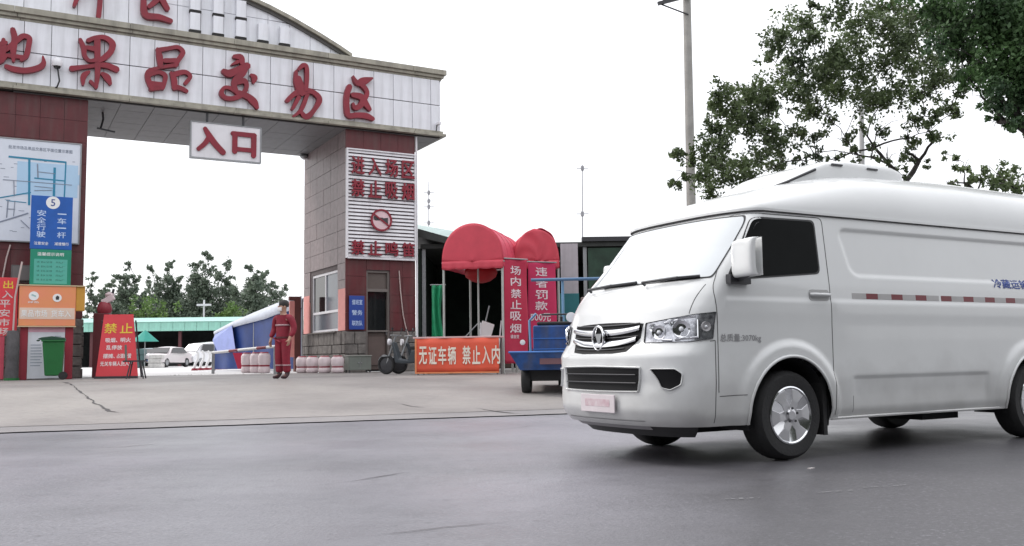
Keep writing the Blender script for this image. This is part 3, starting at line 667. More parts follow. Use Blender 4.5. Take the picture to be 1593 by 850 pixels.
CZ = [(.25, .37), (.9, .38), (1.1, .38), (1.32, .37), (1.6, .28), (1.9, .22)]
SRR = 4.02; MM = 2.7
ZBOT = .285
def arch_d(s, z, R0=.43):
    return min(math.hypot(s, z - .345) - R0, math.hypot(s - 3.1, z - .345) - R0)
def rr_sdf(s, z, s0, s1, z0, z1, r, lean=0):
    s = s - lean * max(0, (z1 - z))
    cx, cz_, hx, hz = (s0 + s1) / 2, (z0 + z1) / 2, (s1 - s0) / 2 - r, (z1 - z0) / 2 - r
    dx, dz = abs(s - cx) - hx, abs(z - cz_) - hz
    return math.hypot(max(dx, 0), max(dz, 0)) + min(max(dx, dz), 0) - r
def side_disp(s, z):
    d = 0
    if s > -1.0:
        a = arch_d(s, z); 
        if a < .20: d += .030 * sm(1 - max(0, a - .075) / .06) * sm((s + 1.0) / .3 if s < -.5 else 1)
        if .55 < s < 4: # sunk upper panel and shoulder lines
            q = rr_sdf(s, z, .62, 3.75, 1.40, 1.80, .10, .30); d -= .014 * sm(-q / .028)
        if s > -.7: 
            d += .008 * sm((1.215 - z) / .02) * sm((z - 1.0) / .2) * (1 if s > .5 else .6)
            d -= .012 * sm((.615 - z) / .015) * (sm((s - .68) / .05) if s < 2 else sm((2.45 - s) / .05)) * (1 if .66 < s < 2.47 else 0) * sm((z - .3) / .2)
    return d
def Fp(phi, z, off=0):
    "front skin: phi degrees from the centre line (+ = away from camera side is +t)"
    w_, s0, c = sinterp(z, WZ), sinterp(z, SF), sinterp(z, CZ); a = R(phi)
    t = w_ * math.copysign(abs(math.sin(a)) ** (2 / MM), a); s = s0 + c - c * math.cos(a)
    # hollows round the grille zone / bumper top
    n = Vector((-math.cos(a) * .9 - .05, math.copysign(min(1, abs(t / w_) ** 1.7), a) * .9, .0)); n.normalize()
    return Vector((s + n.x * off, t + n.y * off, z))
def Sp(s, z, side=-1, off=0):
    w_ = sinterp(z, WZ); s0 = sinterp(z, SF) + sinterp(z, CZ)
    if s < s0:
        c = sinterp(z, CZ); k = max(0, 1 - ((s0 - s) / c) ** 2); w_ = w_ * k ** (1 / MM)
    if s > SRR - .12: w_ -= .12 * (1 - math.sqrt(max(0, 1 - ((s - SRR + .12) / .12) ** 2)))
    return Vector((s, side * (w_ + side_disp(s, z) + off), z))
ZR = [ZBOT + (1.885 - ZBOT) * i / 108 for i in range(109)]
NF, NS = 44, 200
body = MB(); rows = []
for z in ZR:
    row = []; s0 = sinterp(z, SF) + sinterp(z, CZ)
    for side in (-1, 1):
        ss = [s0 + (SRR - s0) * (i / NS) for i in range(1, NS + 1)]
        line = []
        for s in ss: p = Sp(s, z, side); line.append((s, p))
        if side == -1: left = line
        else: right = line
    front = [(None, Fp(90 * (-1 + 2 * i / NF), z)) for i in range(NF + 1)]
    row = [p for p in reversed(left)] + front + right
    rows.append(row)
nc = len(rows[0])
for i, z in enumerate(ZR):
    for (s, p) in rows[i]:
        q = Vector(p)
        if True:   # snap the arch edge
            for cx in (0, 3.1):
                dx, dz = q.x - cx, q.z - .345; r_ = math.hypot(dx, dz)
                if abs(q.y) > .6 and abs(r_ - .43) < .011: q.x = cx + dx / r_ * .43; q.z = .345 + dz / r_ * .43
        body.v.append(tuple(q))
for i in range(len(ZR) - 1):
    for j in range(nc - 1):
        a = i * nc + j; idx = (a, a + 1, a + nc + 1, a + nc)
        c = sum((Vector(body.v[k]) for k in idx), Vector()) / 4
        if abs(c.y) > .6 and arch_d(c.x, c.z) < 0: continue
        body.face(idx)
# rear wall
for i in range(len(ZR) - 1):
    body.face((i * nc, i * nc + nc - 1, (i + 1) * nc + nc - 1, (i + 1) * nc))
body.build('body', PAINT, van, smooth=35)
# high roof
HR = [(-.36, .0), (-.32, .04), (-.2, .115), (0, .19), (.2, .25), (.44, .315), (.7, .38), (1.0, .43), (1.4, .465), (2.5, .50), (3.7, .49), (3.95, .45), (4.02, .38)]
def outline18(s):
    z = 1.885; s0 = sinterp(z, SF) + sinterp(z, CZ); c = sinterp(z, CZ); w_ = sinterp(z, WZ)
    if s < s0: w_ *= max(0.0, 1 - min(1, (s0 - s) / c) ** 2) ** (1 / MM)
    return w_
def roofp(u, v, off=0):
    s = sinterp(1.885, SF) + (SRR - sinterp(1.885, SF)) * (u ** 1.5)
    w_ = outline18(s); h = interp(s, HR); h = (interp(s - .05, HR) + interp(s, HR) + interp(s + .05, HR)) / 3 if s > -.30 else h
    a = (v * 2 - 1) * PI / 2; e = 2 / 3.2
    return Vector((s, (w_ + .006 + off) * math.copysign(abs(math.sin(a)) ** e, a), 1.90 + (h + off) * abs(math.cos(a)) ** (2 / 2.4)))
rf = MB(); rf.grid(lambda u, v: roofp(u, v), 70, 48)
b = len(rf.v)
rf.face([70 * 49 + k for k in range(49)])
rf.build('roof', PAINT, van, smooth=40)
def outl(z, off, n=40, ns=60):
    s0 = sinterp(1.885, SF) + sinterp(1.885, CZ); P = []
    for i in range(ns + 1): p = Sp(SRR - (SRR - s0) * i / ns, 1.87, -1, off); P.append((p.x, p.y, z))
    for i in range(1, n): p = Fp(90 * (-1 + 2 * i / n), 1.87, off); P.append((p.x, p.y, z))
    for i in range(ns + 1): p = Sp(s0 + (SRR - s0) * i / ns, 1.87, 1, off); P.append((p.x, p.y, z))
    return P
def band(z0, z1, o0, o1, name, m):
    A, B, D, E_ = outl(z0, o0), outl(z0, o1), outl(z1, o1), outl(z1, o0); mb = MB(); n = len(A); mb.v = A + B + D + E_
    for i in range(n - 1):
        for k in range(4): k2 = (k + 1) % 4; mb.face((k * n + i, k2 * n + i, k2 * n + i + 1, k * n + i + 1))
    mb.build(name, m, van, smooth=40)
band(1.881, 1.89, -.03, .012, 'gutter_seal', BLACKISH); band(1.889, 1.908, -.03, .013, 'rain_gutter', PAINT)

def patch(name, poly, mapf, off, m, parent=van, rings=7, skirt=.012, label=None, dens=.03):
    "proud panel following the skin; poly in surface coordinates, star-shaped about its centroid"
    P = []
    n = len(poly)
    for i in range(n):
        a, b = poly[i], poly[(i + 1) % n]; pa, pb = mapf(*a), mapf(*b); k = max(1, int((pb - pa).length / dens))
        for q in range(k): t = q / k; P.append((a[0] + (b[0] - a[0]) * t, a[1] + (b[1] - a[1]) * t))
    n = len(P); cx = sum(p[0] for p in P) / n; cz_ = sum(p[1] for p in P) / n; mb = MB()
    for i in range(n): mb.v.append(tuple(mapf(P[i][0], P[i][1], off - skirt)))
    for r in range(rings):
        k = 1 - r / rings
        for p in P: mb.v.append(tuple(mapf(cx + (p[0] - cx) * k, cz_ + (p[1] - cz_) * k, off)))
    mb.v.append(tuple(mapf(cx, cz_, off)))
    for r in range(rings):
        for i in range(n): j = (i + 1) % n; mb.face((r * n + i, r * n + j, (r + 1) * n + j, (r + 1) * n + i))
    for i in range(n): mb.face((rings * n + i, rings * n + (i + 1) % n, (rings + 1) * n))
    return mb.build(name, m, parent, smooth=45, label=label)
def rnd(poly, r, n=4):
    out = []; L = len(poly)
    for i in range(L):
        p, a, b = Vector(poly[i]), Vector(poly[i - 1]), Vector(poly[(i + 1) % L]); k1 = min(r, (a - p).length * .45); k2 = min(r, (b - p).length * .45)
        A, B = p + (a - p).normalized() * k1, p + (b - p).normalized() * k2
        for q in range(n + 1): t = q / n; v = A * (1 - t) ** 2 + p * 2 * t * (1 - t) + B * t * t; out.append((v.x, v.y))
    return out
def fz(poly):   # scale phi so rounding is even, then back
    return poly
def rphi(poly, r):
    return [(a * 60, b) for a, b in rnd([(p / 60, z) for p, z in poly], r)]
FF = lambda p, z, off=0: Fp(p, z, off)
SL_ = lambda side: (lambda s, z, off=0: Sp(s, z, side, off))
def ribbon(name, pts, mapf, wd, off, m, parent=van, closed=False):
    P = []
    q = pts + [pts[0]] if closed else pts
    for a, b in zip(q[:-1], q[1:]):
        k = max(1, int((mapf(*b) - mapf(*a)).length / .025))
        for i in range(k): t = i / k; P.append((a[0] + (b[0] - a[0]) * t, a[1] + (b[1] - a[1]) * t))
    P.append(q[-1]); V3 = [mapf(a, b, off) for a, b in P]; mb = MB()
    for i, (a, b) in enumerate(P):
        d = (V3[min(i + 1, len(P) - 1)] - V3[max(i - 1, 0)]).normalized()
        n_ = (mapf(a, b, .01) - mapf(a, b, 0)).normalized(); x = d.cross(n_).normalized() * wd / 2; base = mapf(a, b, -.002)
        for v_ in (base + x, V3[i] + x, V3[i] - x, base - x): mb.v.append(tuple(v_))
    for i in range(len(P) - 1):
        for k in range(3): mb.face((4 * i + k, 4 * i + k + 1, 4 * i + 5 + k, 4 * i + 4 + k))
    return mb.build(name, m, parent)
# windscreen: dark seal, then glass whose pale colour paints in the mirrored sky
WSG = mat('windscreen painted sky', (.50, .53, .55), .07, spec=1.0, coat=1.0, var=.04, scale=2)
ws = rphi([(-65, 1.36), (-30, 1.345), (0, 1.34), (30, 1.345), (65, 1.36), (66, 1.80), (62, 1.855), (0, 1.862), (-62, 1.855), (-66, 1.80)], .05)
wsi = [(p * .972, 1.6 + (z - 1.6) * .955) for p, z in ws]
SEAL = mat('black seal', (.03, .03, .032), .5)
patch('windscreen_seal', ws, FF, .003, SEAL, rings=8); patch('windscreen', wsi, FF, .006, WSG, rings=8)
# cowl and wipers
def wiper(p0, p1, p2):
    mb = MB(); a = FF(p0[0], p0[1], .02); b_ = FF(p1[0], p1[1], .055); c = FF(p2[0], p2[1], .03)
    mb.tube([a, a + Vector((-.03, 0, .02)), b_], .011, 6); mb.tube([b_, c], .008, 6)
    k = [FF(p1[0] + (p2[0] - p1[0]) * t, p1[1] + (p2[1] - p1[1]) * t, .022) for t in (-.9, -.45, 0, .5, 1)]
    mb.tube(k, .010, 6); mb.build('wiper', DARKM, van, smooth=50)
wiper((-14, 1.33), (-36, 1.37), (-52, 1.375)); wiper((24, 1.325), (4, 1.36), (-6, 1.365))
# side windows, seals, mirrors, handles on both sides
for side in (-1, 1):
    S_ = SL_(side)
    win = rnd([(-.60, 1.335), (-.26, 1.835), (.385, 1.845), (.385, 1.415), (-.1, 1.375)], .05)
    cx, cz_ = -.02, 1.6
    patch('window_seal', win, S_, .002, SEAL); patch('side_window', [(cx + (a - cx) * .955, cz_ + (b - cz_) * .94) for a, b in win], S_, .005, mat('tinted glass', (.005, .006, .006), .06, spec=.05, var=.3))
    # door outline and other shut lines
    SEAM = mat('seam shadow', (.10, .10, .10), .8); 
    ribbon('door_seam', rnd([(-.71, .50), (-.71, 1.28), (-.34, 1.862), (.47, 1.866), (.47, .32)], .05)[3:-3] + [(.47, .32)], S_, .007, .0012, SEAM)
    ribbon('door_seam', [(-.70, .50), (-.46, .505)], S_, .006, .0012, SEAM)
    ribbon('bumper_seam', [(-.735, .31), (-.735, .90)], S_, .007, .0012, SEAM)
    ribbon('body_seam', [(.70, .33), (.70, .46)], S_, .004, .0010, SEAM)
    hb = patch('door_handle', rnd([(.235, 1.205), (.455, 1.205), (.455, 1.29), (.235, 1.29)], .03), S_, .004, mat('handle recess', (.38, .38, .38), .4)); 
    mb = MB(); mb.tube([S_(.25, 1.25, .004), S_(.27, 1.25, .03), S_(.43, 1.25, .032), S_(.45, 1.25, .004)], .014, 8); mb.build('grip', PAINT, hb, smooth=50)
    ms = -.50 if side < 0 else -.22; mb = MB(); c = S_(ms, 1.345, .02 if side < 0 else -.10); c2 = c + Vector((-.02, side * .15, .05)); mb.tube([S_(ms, 1.36, .0), c2], [.045, .035], 10); mb.obox(c + Vector((0, 0, -.0)), (.20, .05, .07)); mo = mb.build('mirror_arm', DARKM, van, smooth=50)
    mb = MB(); 
    mb.grid(lambda u, v: Vector((0, 0, 0)) + Vector((-.055 * math.cos((u - .5) * PI) ** .5 if 0 < u < 1 else 0, 0, 0)) + Vector((0, side * (.142 * math.copysign(abs(math.sin((u - .5) * PI)) ** .62, u - .5)) * (1 - .0 * v),   .135 * math.copysign(abs(math.sin((v - .5) * PI)) ** .55, v - .5))) + Vector((-.05 * max(0, math.cos((v - .5) * PI)) ** .5, 0, 0)), 20, 20)
    mb.grid(lambda u, v: Vector((.004, side * .142 * math.copysign(abs(math.sin((u - .5) * PI)) ** .62, u - .5),   .135 * math.copysign(abs(math.sin((v - .5) * PI)) ** .55, v - .5))), 12, 12)
    M = Matrix.Translation(c + Vector((-.03, side * .17, .14))) @ Matrix.Rotation(R(-14) * -side, 4, 'Z'); mb.xf(M); mo2 = mb.build('mirror_housing', PAINT, van, smooth=50)
    mb = MB(); mb.box(.006, .010, -.105, .105, -.125, .125); mb.xf(M); mb.build('mirror_glass', CHROME, mo2)
    # arch liner and flare lip
    for cx in (0, 3.1):
        mb = MB()
        def liner(u, v, cx=cx): a = PI * (-.08 + 1.16 * u); r_ = .425; return Vector((cx + r_ * math.cos(a), side * (.52 + .31 * v), .345 + r_ * math.sin(a)))
        mb.grid(liner, 24, 2); mb.grid(lambda u, v: Vector((cx + .43 * math.cos(PI * (-.08 + 1.16 * u)) * v, side * .52, .345 + .43 * math.sin(PI * (-.08 + 1.16 * u)) * v)), 24, 2); mb.build('wheel_arch_liner', RUB, van)
        mb = MB()
        def lip(u, v, cx=cx):
            a = PI * (-.06 + 1.12 * u); k = v * 2 * PI; p = S_(cx + .434 * math.cos(a), max(ZBOT, .345 + .434 * math.sin(a)), .004)
            return p + Vector((math.cos(a) * .012 * math.cos(k), side * .010 * math.sin(k), math.sin(a) * .012 * math.cos(k)))
        mb.grid(lip, 40, 8); mb.build('wheel_arch_lip', PAINT, van, smooth=60)
    mb = MB(); mb.box(.36, .40, side * .64 if side > 0 else -.83, side * .83 if side > 0 else -.64, .17, .62); mb.build('mud_flap', RUB, van)
    mb = MB(); mb.box(3.49, 3.52, .64 if side > 0 else -.83, .83 if side > 0 else -.64, .2, .6); mb.build('mud_flap', RUB, van)
    # sill edge
    mb = MB(); mb.tube([S_(.44, .292, -.006), S_(1.5, .292, -.006), S_(2.65, .292, -.006)], .012, 6); mb.build('sill_edge', PAINT, van, smooth=50)
    # reflective strip, red and silver blocks
    x = .72; k = 0
    tape = {0: mat('silver tape', (.42, .41, .41), .35), 1: mat('red tape', (.17, .010, .018), .35)}
    while x < 3.9:
        L = .14 if k % 2 else .165; a, b = x, min(x + L, 3.9)
        patch('reflective_block', [(a, 1.226), (b, 1.226), (b, 1.272), (a, 1.272)], S_, .0015, tape[k % 2], rings=2, skirt=.002); x = b; k += 1
        if k == 7: x += .03
# lettering on the door and side panel (near side reads left to right)
DGREY = mat('grey print', (.28, .28, .29), .5); BPR = mat('blue print', (.02, .06, .30), .5)
for side in (-1, 1):
    sg = -side
    text('总质量:3070kg', .1, None, DGREY, van, ext=.0005, bold=.02, w=.40, h=.065, map3=lambda x, y, z: Sp((-.49 if side < 0 else -.49) + x * sg, .915 + y, side, .0035))
    text('冷藏运输车', .1, None, BPR, van, ext=.0005, bold=.03, w=.66, h=.088, map3=lambda x, y, z: Sp(2.92 + x * sg, 1.40 + y, side, .0035 ))
# nose: grille, bars, emblem
BLK = mat('grille black', (.006, .006, .007), .6, spec=.2)
gp = [(-24, 1.035), (-14, 1.046), (0, 1.052), (14, 1.046), (24, 1.035), (23.5, .93), (17, .830), (8, .818), (-8, .818), (-17, .830), (-23.5, .93)]
gr = patch('grille', gp, FF, .004, BLK, rings=6)
def bar(z0, z1, ph, h0, name='grille_bar', m=CHROME, out=.022, bend=.02, parent=None):
    mb = MB()
    def f(u, v):
        p = -ph + 2 * ph * u; k = abs(p) / ph; zz = z0 + bend * k * k; ht = h0 * (1 - .25 * k); a = v * 2 * PI
        return Fp(p, zz + ht * .5 * math.sin(a), .010 + out * (.5 + .5 * math.cos(a)))
    mb.grid(f, 40, 10); return mb.build(name, m, parent or gr, smooth=60)
bar(.975, 0, 23, .050, bend=.03); bar(.890, 0, 21.5, .050, bend=.035)
for z in (1.03, .935, .848): bar(z, 0, 22 if z > .9 else 15, .010, 'grille_slat', DARKM, .006, .01)
# emblem: an oval ring with a small shield mark
em = MB()
def oval(u, v):
    a = u * 2 * PI; k = v * 2 * PI; r0, r1 = .072, .092; c = Fp(0, .935, .045); return c + Vector((-.012 * math.sin(k), (r0 + .009 * math.cos(k)) * math.cos(a), (r1 + .009 * math.cos(k)) * math.sin(a)))
em.grid(oval, 32, 10); e_ = em.build('emblem_ring', CHROME, gr, smooth=60)
mb = MB(); c = Fp(0, .935, .035); mb.prism([(.06 * math.cos(a * PI / 12), .08 * math.sin(a * PI / 12)) for a in range(24)], lambda a, b_, h: (c.x - h, a, c.z + b_), -.02, .0); mb.build('emblem_disc', BLK, gr)
mb = MB()
for pl in ([(-.045, .035), (.045, .035), (.0, -.065)],): mb.prism(pl, lambda a, b_, h: (c.x - .003 - h, a, c.z + b_), 0, .008)
mb.build('emblem_shield', METG, gr)
# headlights
HLG = mat('headlamp lens', (.55, .57, .60), .05, trans=.85, spec=.6, var=.02)
for side in (-1, 1):
    G_ = (lambda side: (lambda p, z, off=0: Fp(p * side, z, off)))(side)
    hp = rphi([(26, 1.037), (42, 1.062), (62, 1.09), (84, 1.105), (86, .915), (62, .895), (27, .893)], .012)
    hp = [(34 + (a - 26) * 52 / 60, b) if side > 0 else (a, b) for a, b in hp]
    h = patch('headlight', hp, G_, .002, mat('lamp housing', (.50, .51, .54), .22, metal=.75, var=.5, scale=22, col2=(.14, .14, .16)), skirt=.01)
    hx, hz = 56, .99
    ring = hp
    def rim(u, v, side=side):
        n = len(hp); k = u * n; i = int(k) % n; f_ = k - int(k); a, b_ = hp[i], hp[(i + 1) % n]; p = a[0] + (b_[0] - a[0]) * f_; z = a[1] + (b_[1] - a[1]) * f_
        q = v * 2 * PI; kx = 1 + .012 * math.cos(q); return Fp((hx + (p - hx) * kx) * side, hz + (z - hz) * kx, .006 + .005 * math.sin(q))
    mb = MB(); mb.grid(rim, len(hp) * 3, 6); mb.build('lamp_rim', DARKM, h, smooth=60)
    for (p, z, r_, m) in ((37 if side < 0 else 46, .965, .055 if side < 0 else .04, CHROME), (54, .985, .066, CHROME), (46, 1.03, .026, CHROME), (32 if side < 0 else 60, 1.0, .03, CHROME), (76, 1.0, .036, mat('side lens', (.40, .39, .40), .2))):
        c = Fp(p * side, z, .006); n_ = (Fp(p * side, z, .05) - Fp(p * side, z, 0)).normalized(); Q = n_.to_track_quat('Z', 'Y').to_matrix().to_4x4(); Q.translation = c
        mb = MB(); mb.lathe([(r_, 0), (r_ * .95, .010), (r_ * .72, .002), (r_ * .30, -.004)], 20); mb.xf(Q); mb.build('reflector', m, h, smooth=60)
        mb = MB(); mb.lathe([(r_ * .28, 0), (r_ * .24, .014), (r_ * .1, .02)], 10); mb.xf(Q); mb.build('bulb', mat('bulb glass', (.7, .72, .75), .1), h, smooth=60)
    mb = MB()
    for (a, b_, c_, d_) in ((42, 1.045, 64, 1.075), (40, 1.03, 50, 1.05), (50, .91, 70, .925), (67, 1.05, 70, .92), (40, .91, 48, .905)):
        P1, P2 = Fp(a * side, b_, .010), Fp(c_ * side, d_, .010); mb.tube([P1, P2], .008, 6)
    mb.build('reflector_trim', CHROME, h, smooth=50)
    # fog lamp recess
    fp = rphi([(36, .70), (55, .70), (61, .665), (59, .59), (51, .555), (44, .57), (41, .63)], .02)
    fr = patch('fog_lamp_recess', [(p, z) for p, z in fp], G_, .002, BLK)
    def rimf(u, v, side=side):
        n = len(fp); k = u * n; i = int(k) % n; f_ = k - int(k); a, b_ = fp[i], fp[(i + 1) % n]; p = a[0] + (b_[0] - a[0]) * f_; z = a[1] + (b_[1] - a[1]) * f_
        q = v * 2 * PI; kx = 1.03 + .05 * math.cos(q); return Fp((49 + (p - 49) * kx) * side, .63 + (z - .63) * kx, .004 + .014 * math.sin(q))
    mb = MB(); mb.grid(rimf, len(fp) * 2, 8); mb.build('recess_rim', PAINT, fr, smooth=60)
    ribbon('bonnet_seam', [(58, 1.095), (59, 1.2), (62, 1.31)], G_, .006, .0012, SEAM)
    ribbon('headlamp_seam', [(84, .895), (90, .90)], G_, .006, .0012, SEAM)
    # white wedge inside lower intake corner
# lower intake
ip = rphi([(-27.5, .705), (0, .712), (27.5, .705), (26, .545), (0, .54), (-26, .545)], .012)
it = patch('lower_intake', ip, FF, .002, BLK, rings=6)
for z in (.66, .60): bar(z, 0, 25, .012, 'intake_slat', DARKM, .010, 0, it)
def rimi(u, v):
    n = len(ip); k = u * n; i = int(k) % n; f_ = k - int(k); a, b_ = ip[i], ip[(i + 1) % n]; p = a[0] + (b_[0] - a[0]) * f_; z = a[1] + (b_[1] - a[1]) * f_
    q = v * 2 * PI; return Fp(p * (1.03 + .02 * math.cos(q)), .625 + (z - .625) * (1.10 + .07 * math.cos(q)), .002 + .016 * math.sin(q))
mb = MB(); mb.grid(rimi, len(ip) * 2, 8); mb.build('intake_rim', PAINT, it, smooth=60)
# number plate, blurred in the picture: pale plate with a brownish smear of illegible print
c = Fp(-3, .44, .012)
mb = MB(); mb.box(c.x - .012, c.x, -.26, .18, .375, .51); np_ = mb.build('number_plate', mat('plate pale', (.62, .56, .58), .4), van, bevel=.004)
mb = MB(); mb.box(c.x - .0135, c.x - .011, -.20, .12, .42, .475); mb.build('plate_print', mat('smeared print', (.38, .25, .28), .5, var=.5, scale=14, col2=(.60, .53, .55)), np_)
# under-bumper lip, underbody
mb = MB(); mb.grid(lambda u, v: Fp(-75 + 150 * u, .30 - .10 * v, -.02 - .12 * v), 30, 3); mb.build('lower_lip', mat('dark plastic', (.05, .05, .052), .6), van, smooth=50)
mb = MB(); mb.grid(lambda u, v: Fp(-30 + 60 * u, .325 - .07 * v, .004 - .04 * v), 16, 3); mb.build('skid_plate', mat('grey plastic', (.32, .31, .32), .5), van, smooth=50)
mb = MB(); mb.box(-.95, 3.95, -.50, .50, .26, .60); mb.box(.46, 2.62, -.74, .74, .31, .6); mb.box(.7, 1.7, .2, .62, .20, .32); mb.box(1.9, 2.4, -.55, -.1, .20, .32); mb.box(-.6, .35, -.42, .42, .21, .3); mb.box(-.98, -.46, -.62, .62, .30, .6); mb.box(3.55, 3.96, -.72, .72, .30, .6); mb.tube([(0, -.7, .33), (0, .7, .33)], .05, 8); mb.tube([(3.1, -.7, .33), (3.1, .7, .33)], .06, 8); mb.build('underbody', RUB, van)
# rear lamps and doors
for side in (-1, 1):
    mb = MB(); mb.box(SRR - .02, SRR + .012, side * .70 - .05, side * .70 + .05, .75, 1.25); mb.build('rear_lamp', mat('red lens', (.4, .01, .01), .2), van, bevel=.01)
mb = MB(); mb.box(SRR, SRR + .004, -.004, .004, .4, 1.85); mb.build('rear_door_seam', SEAM, van)
mb = MB(); mb.box(SRR - .1, SRR + .06, -.78, .78, .33, .52); mb.build('rear_bumper', mat('dark plastic', (.05, .05, .052), .6), van, bevel=.02)
# roof refrigeration unit, nose wedge and louvre dots
ru = MB()
RU = [(.34, 2.16, .30), (.55, 2.27, .42), (.78, 2.385, .46), (.95, 2.445, .46), (1.2, 2.475, .46), (1.8, 2.475, .46), (1.92, 2.45, .45), (1.96, 2.35, .44)]
def ruf(u, v):
    k = u * (len(RU) - 1); i = min(int(k), len(RU) - 2); f_ = k - i; s, z, w_ = [RU[i][q] + (RU[i + 1][q] - RU[i][q]) * f_ for q in range(3)]
    a = PI * (1 - v); z0 = 2.10 + .18 * sm((s - .3) / .9)
    return Vector((s, w_ * math.copysign(abs(math.cos(a)) ** .25, math.cos(a)), z0 + (z - z0) * abs(math.sin(a)) ** .22))
ru.grid(ruf, 28, 28); ru.face([28 * 29 + k for k in range(29)]); ruo = ru.build('roof_unit', PAINT, van, smooth=45)
for s in (1.0, 1.45): mb = MB(); mb.box(s, s + .13, -.470, -.455, 2.405, 2.420); mb.build('vent_slot', DARKM, ruo)
mb = MB(); mb.tube([ruf(.0, .12) + Vector((-.02, 0, -.0)), ruf(.12, .12) + Vector((0, -.01, .0)), ruf(.3, .1) + Vector((0, -.01, 0))], .012, 6); mb.build('wedge_seal', DARKM, ruo)
# wheels
def wheel(sx, side, steer=0):
    wt = MB(); wt.lathe([(.205, -.10), (.24, -.11), (.30, -.112), (.327, -.085), (.336, -.05), (.337, 0), (.336, .05), (.327, .085), (.30, .112), (.24, .11), (.205, .10), (.20, .06), (.20, -.06)], 48, axis='y', closed=True)
    W_ = bpy.data.objects.new('wheel', None)
    o = wt.build('wheel', RUB, van, smooth=40)
    y = side * .735; o.location = (sx, y, .337)
    o.rotation_euler = (0, rng.random() * 1, 0 if side < 0 else PI)
    rm = MB(); rm.lathe([(.207, -.104), (.217, -.108), (.207, -.112), (.193, -.100), (.188, -.05), (.19, .06)], 40, axis='y'); r1 = rm.build('rim', CHROME, o, smooth=40)
    ALU = mat('silver wheel cover', (.62, .62, .64), .28, metal=.75, var=.05)
    mb = MB(); mb.lathe([(.001, -.118), (.035, -.118), (.045, -.108), (.07, -.100), (.078, -.085)], 28, axis='y')
    for k in range(6):
        a = k * PI / 3; a0 = .30
        pl = [(.06 * math.cos(a - .75), .06 * math.sin(a - .75)), (.12 * math.cos(a - .26), .12 * math.sin(a - .26)), (.197 * math.cos(a - .33), .197 * math.sin(a - .33)), (.199 * math.cos(a), .199 * math.sin(a)), (.197 * math.cos(a + .33), .197 * math.sin(a + .33)), (.12 * math.cos(a + .26), .12 * math.sin(a + .26)), (.06 * math.cos(a + .75), .06 * math.sin(a + .75))]
        b = len(mb.v); n = len(pl)
        for h in (-.075, 0): 
            for (x_, z_) in pl: r_ = math.hypot(x_, z_); mb.v.append((x_, (-.108 + .10 * abs(r_ - .10) * (.9 if r_ < .1 else .25)) + (h + .075) * .4, z_))
        mb.face([b + i for i in range(n)]); mb.face([b + n + i for i in range(n)])
        for i in range(n): j = (i + 1) % n; mb.face((b + i, b + j, b + n + j, b + n + i))
    mb.build('wheel_cover', ALU, o, bevel=.003)
    mb = MB(); mb.lathe([(.001, -.04), (.188, -.04)], 30, axis='y'); mb.build('brake_disc', mat('dark brake', (.02, .02, .02), .6), o)
    mb = MB()
    for k in range(5): a = k * 2 * PI / 5; mb.lathe([(.011, -.119), (.009, -.127)], 6, (.052 * math.cos(a), 0, .052 * math.sin(a)), 'y')
    mb.build('wheel_nut', DARKM, o)
for sx in (0, 3.1):
    for side in (-1, 1): wheel(sx, side)

# ---------------------------------------------------------------- signs, bins and boards by the left pillar
LS = -1.0   # this row stands a metre in front of the pillar
def onG(s, t=LS, z=None): p = g2w(s, t, 0); p.z = (gz(p.x, p.y) + .014) if z is None else z; return p
z0 = onG(-8.3).z
# tall blue and green notice with a round 5
st = thing('regulation_sign', 'tall blue and green notice with white circled 5 above the orange box sign', 'sign', onG(-8.36, LS - .02), GY)
def L(z): return z - z0
mb = MB(); mb.box(-.49, .49, -.03, .03, L(3.76), L(5.16)); mb.build('blue_panel', mat('sign blue', (.01, .10, .42), .45, var=.15), st, bevel=.006)
mb = MB(); mb.box(-.47, .49, -.03, .03, L(2.80), L(3.755)); mb.build('green_panel', mat('sign green', (.01, .24, .15), .45, var=.1), st, bevel=.006)
mb = MB(); mb.box(-.38, .40, -.033, -.029, L(2.86), L(3.50)); mb.build('notice_sheet', mat('sheet green', (.06, .33, .26), .5, var=.35, scale=9, col2=(.10, .40, .33)), st)
mb = MB(); mb.lathe([(.165, -.034), (.165, -.03)], 32, (.02, 0, L(4.99)), 'y'); mb.build('number_disc', WPRINT, st)
text('5', .26, (.02, -.036, L(4.99)), mat('dark blue print', (.03, .06, .25), .5), st, ext=.001, bold=.015)
for k, ch in enumerate('安全行驶'): text(ch, .2, (-.24, -.032, L(4.70 - k * .185)), mat('pale blue print', (.55, .68, .88), .5), st, ext=.001, bold=.015, w=.21, h=.16)
for k, ch in enumerate('一车一杆'): text(ch, .2, (.24, -.032, L(4.70 - k * .185)), mat('pale blue print', (.55, .68, .88), .5), st, ext=.001, bold=.015, w=.21, h=.16 if k % 2 else .03)
text('注意安全', .1, (-.23, -.032, L(3.91)), WPRINT, st, ext=.001, bold=.015, w=.34, h=.085); text('减速慢行', .1, (.25, -.032, L(3.91)), WPRINT, st, ext=.001, bold=.015, w=.34, h=.085)
text('温馨提示说明', .1, (.0, -.032, L(3.63)), WPRINT, st, ext=.001, bold=.015, w=.62, h=.09)
for k in range(5): text('请服从管理人员指挥', .1, (.01, -.034, L(3.42 - k * .115)), mat('dark green print', (.01, .10, .08), .5), st, ext=.001, w=.66, h=.05)
mb = MB(); mb.tube([(-.42, .06, 0), (-.42, .06, L(4.9))], .03); mb.tube([(.42, .06, 0), (.42, .06, L(4.9))], .03); mb.build('post', METG, st)
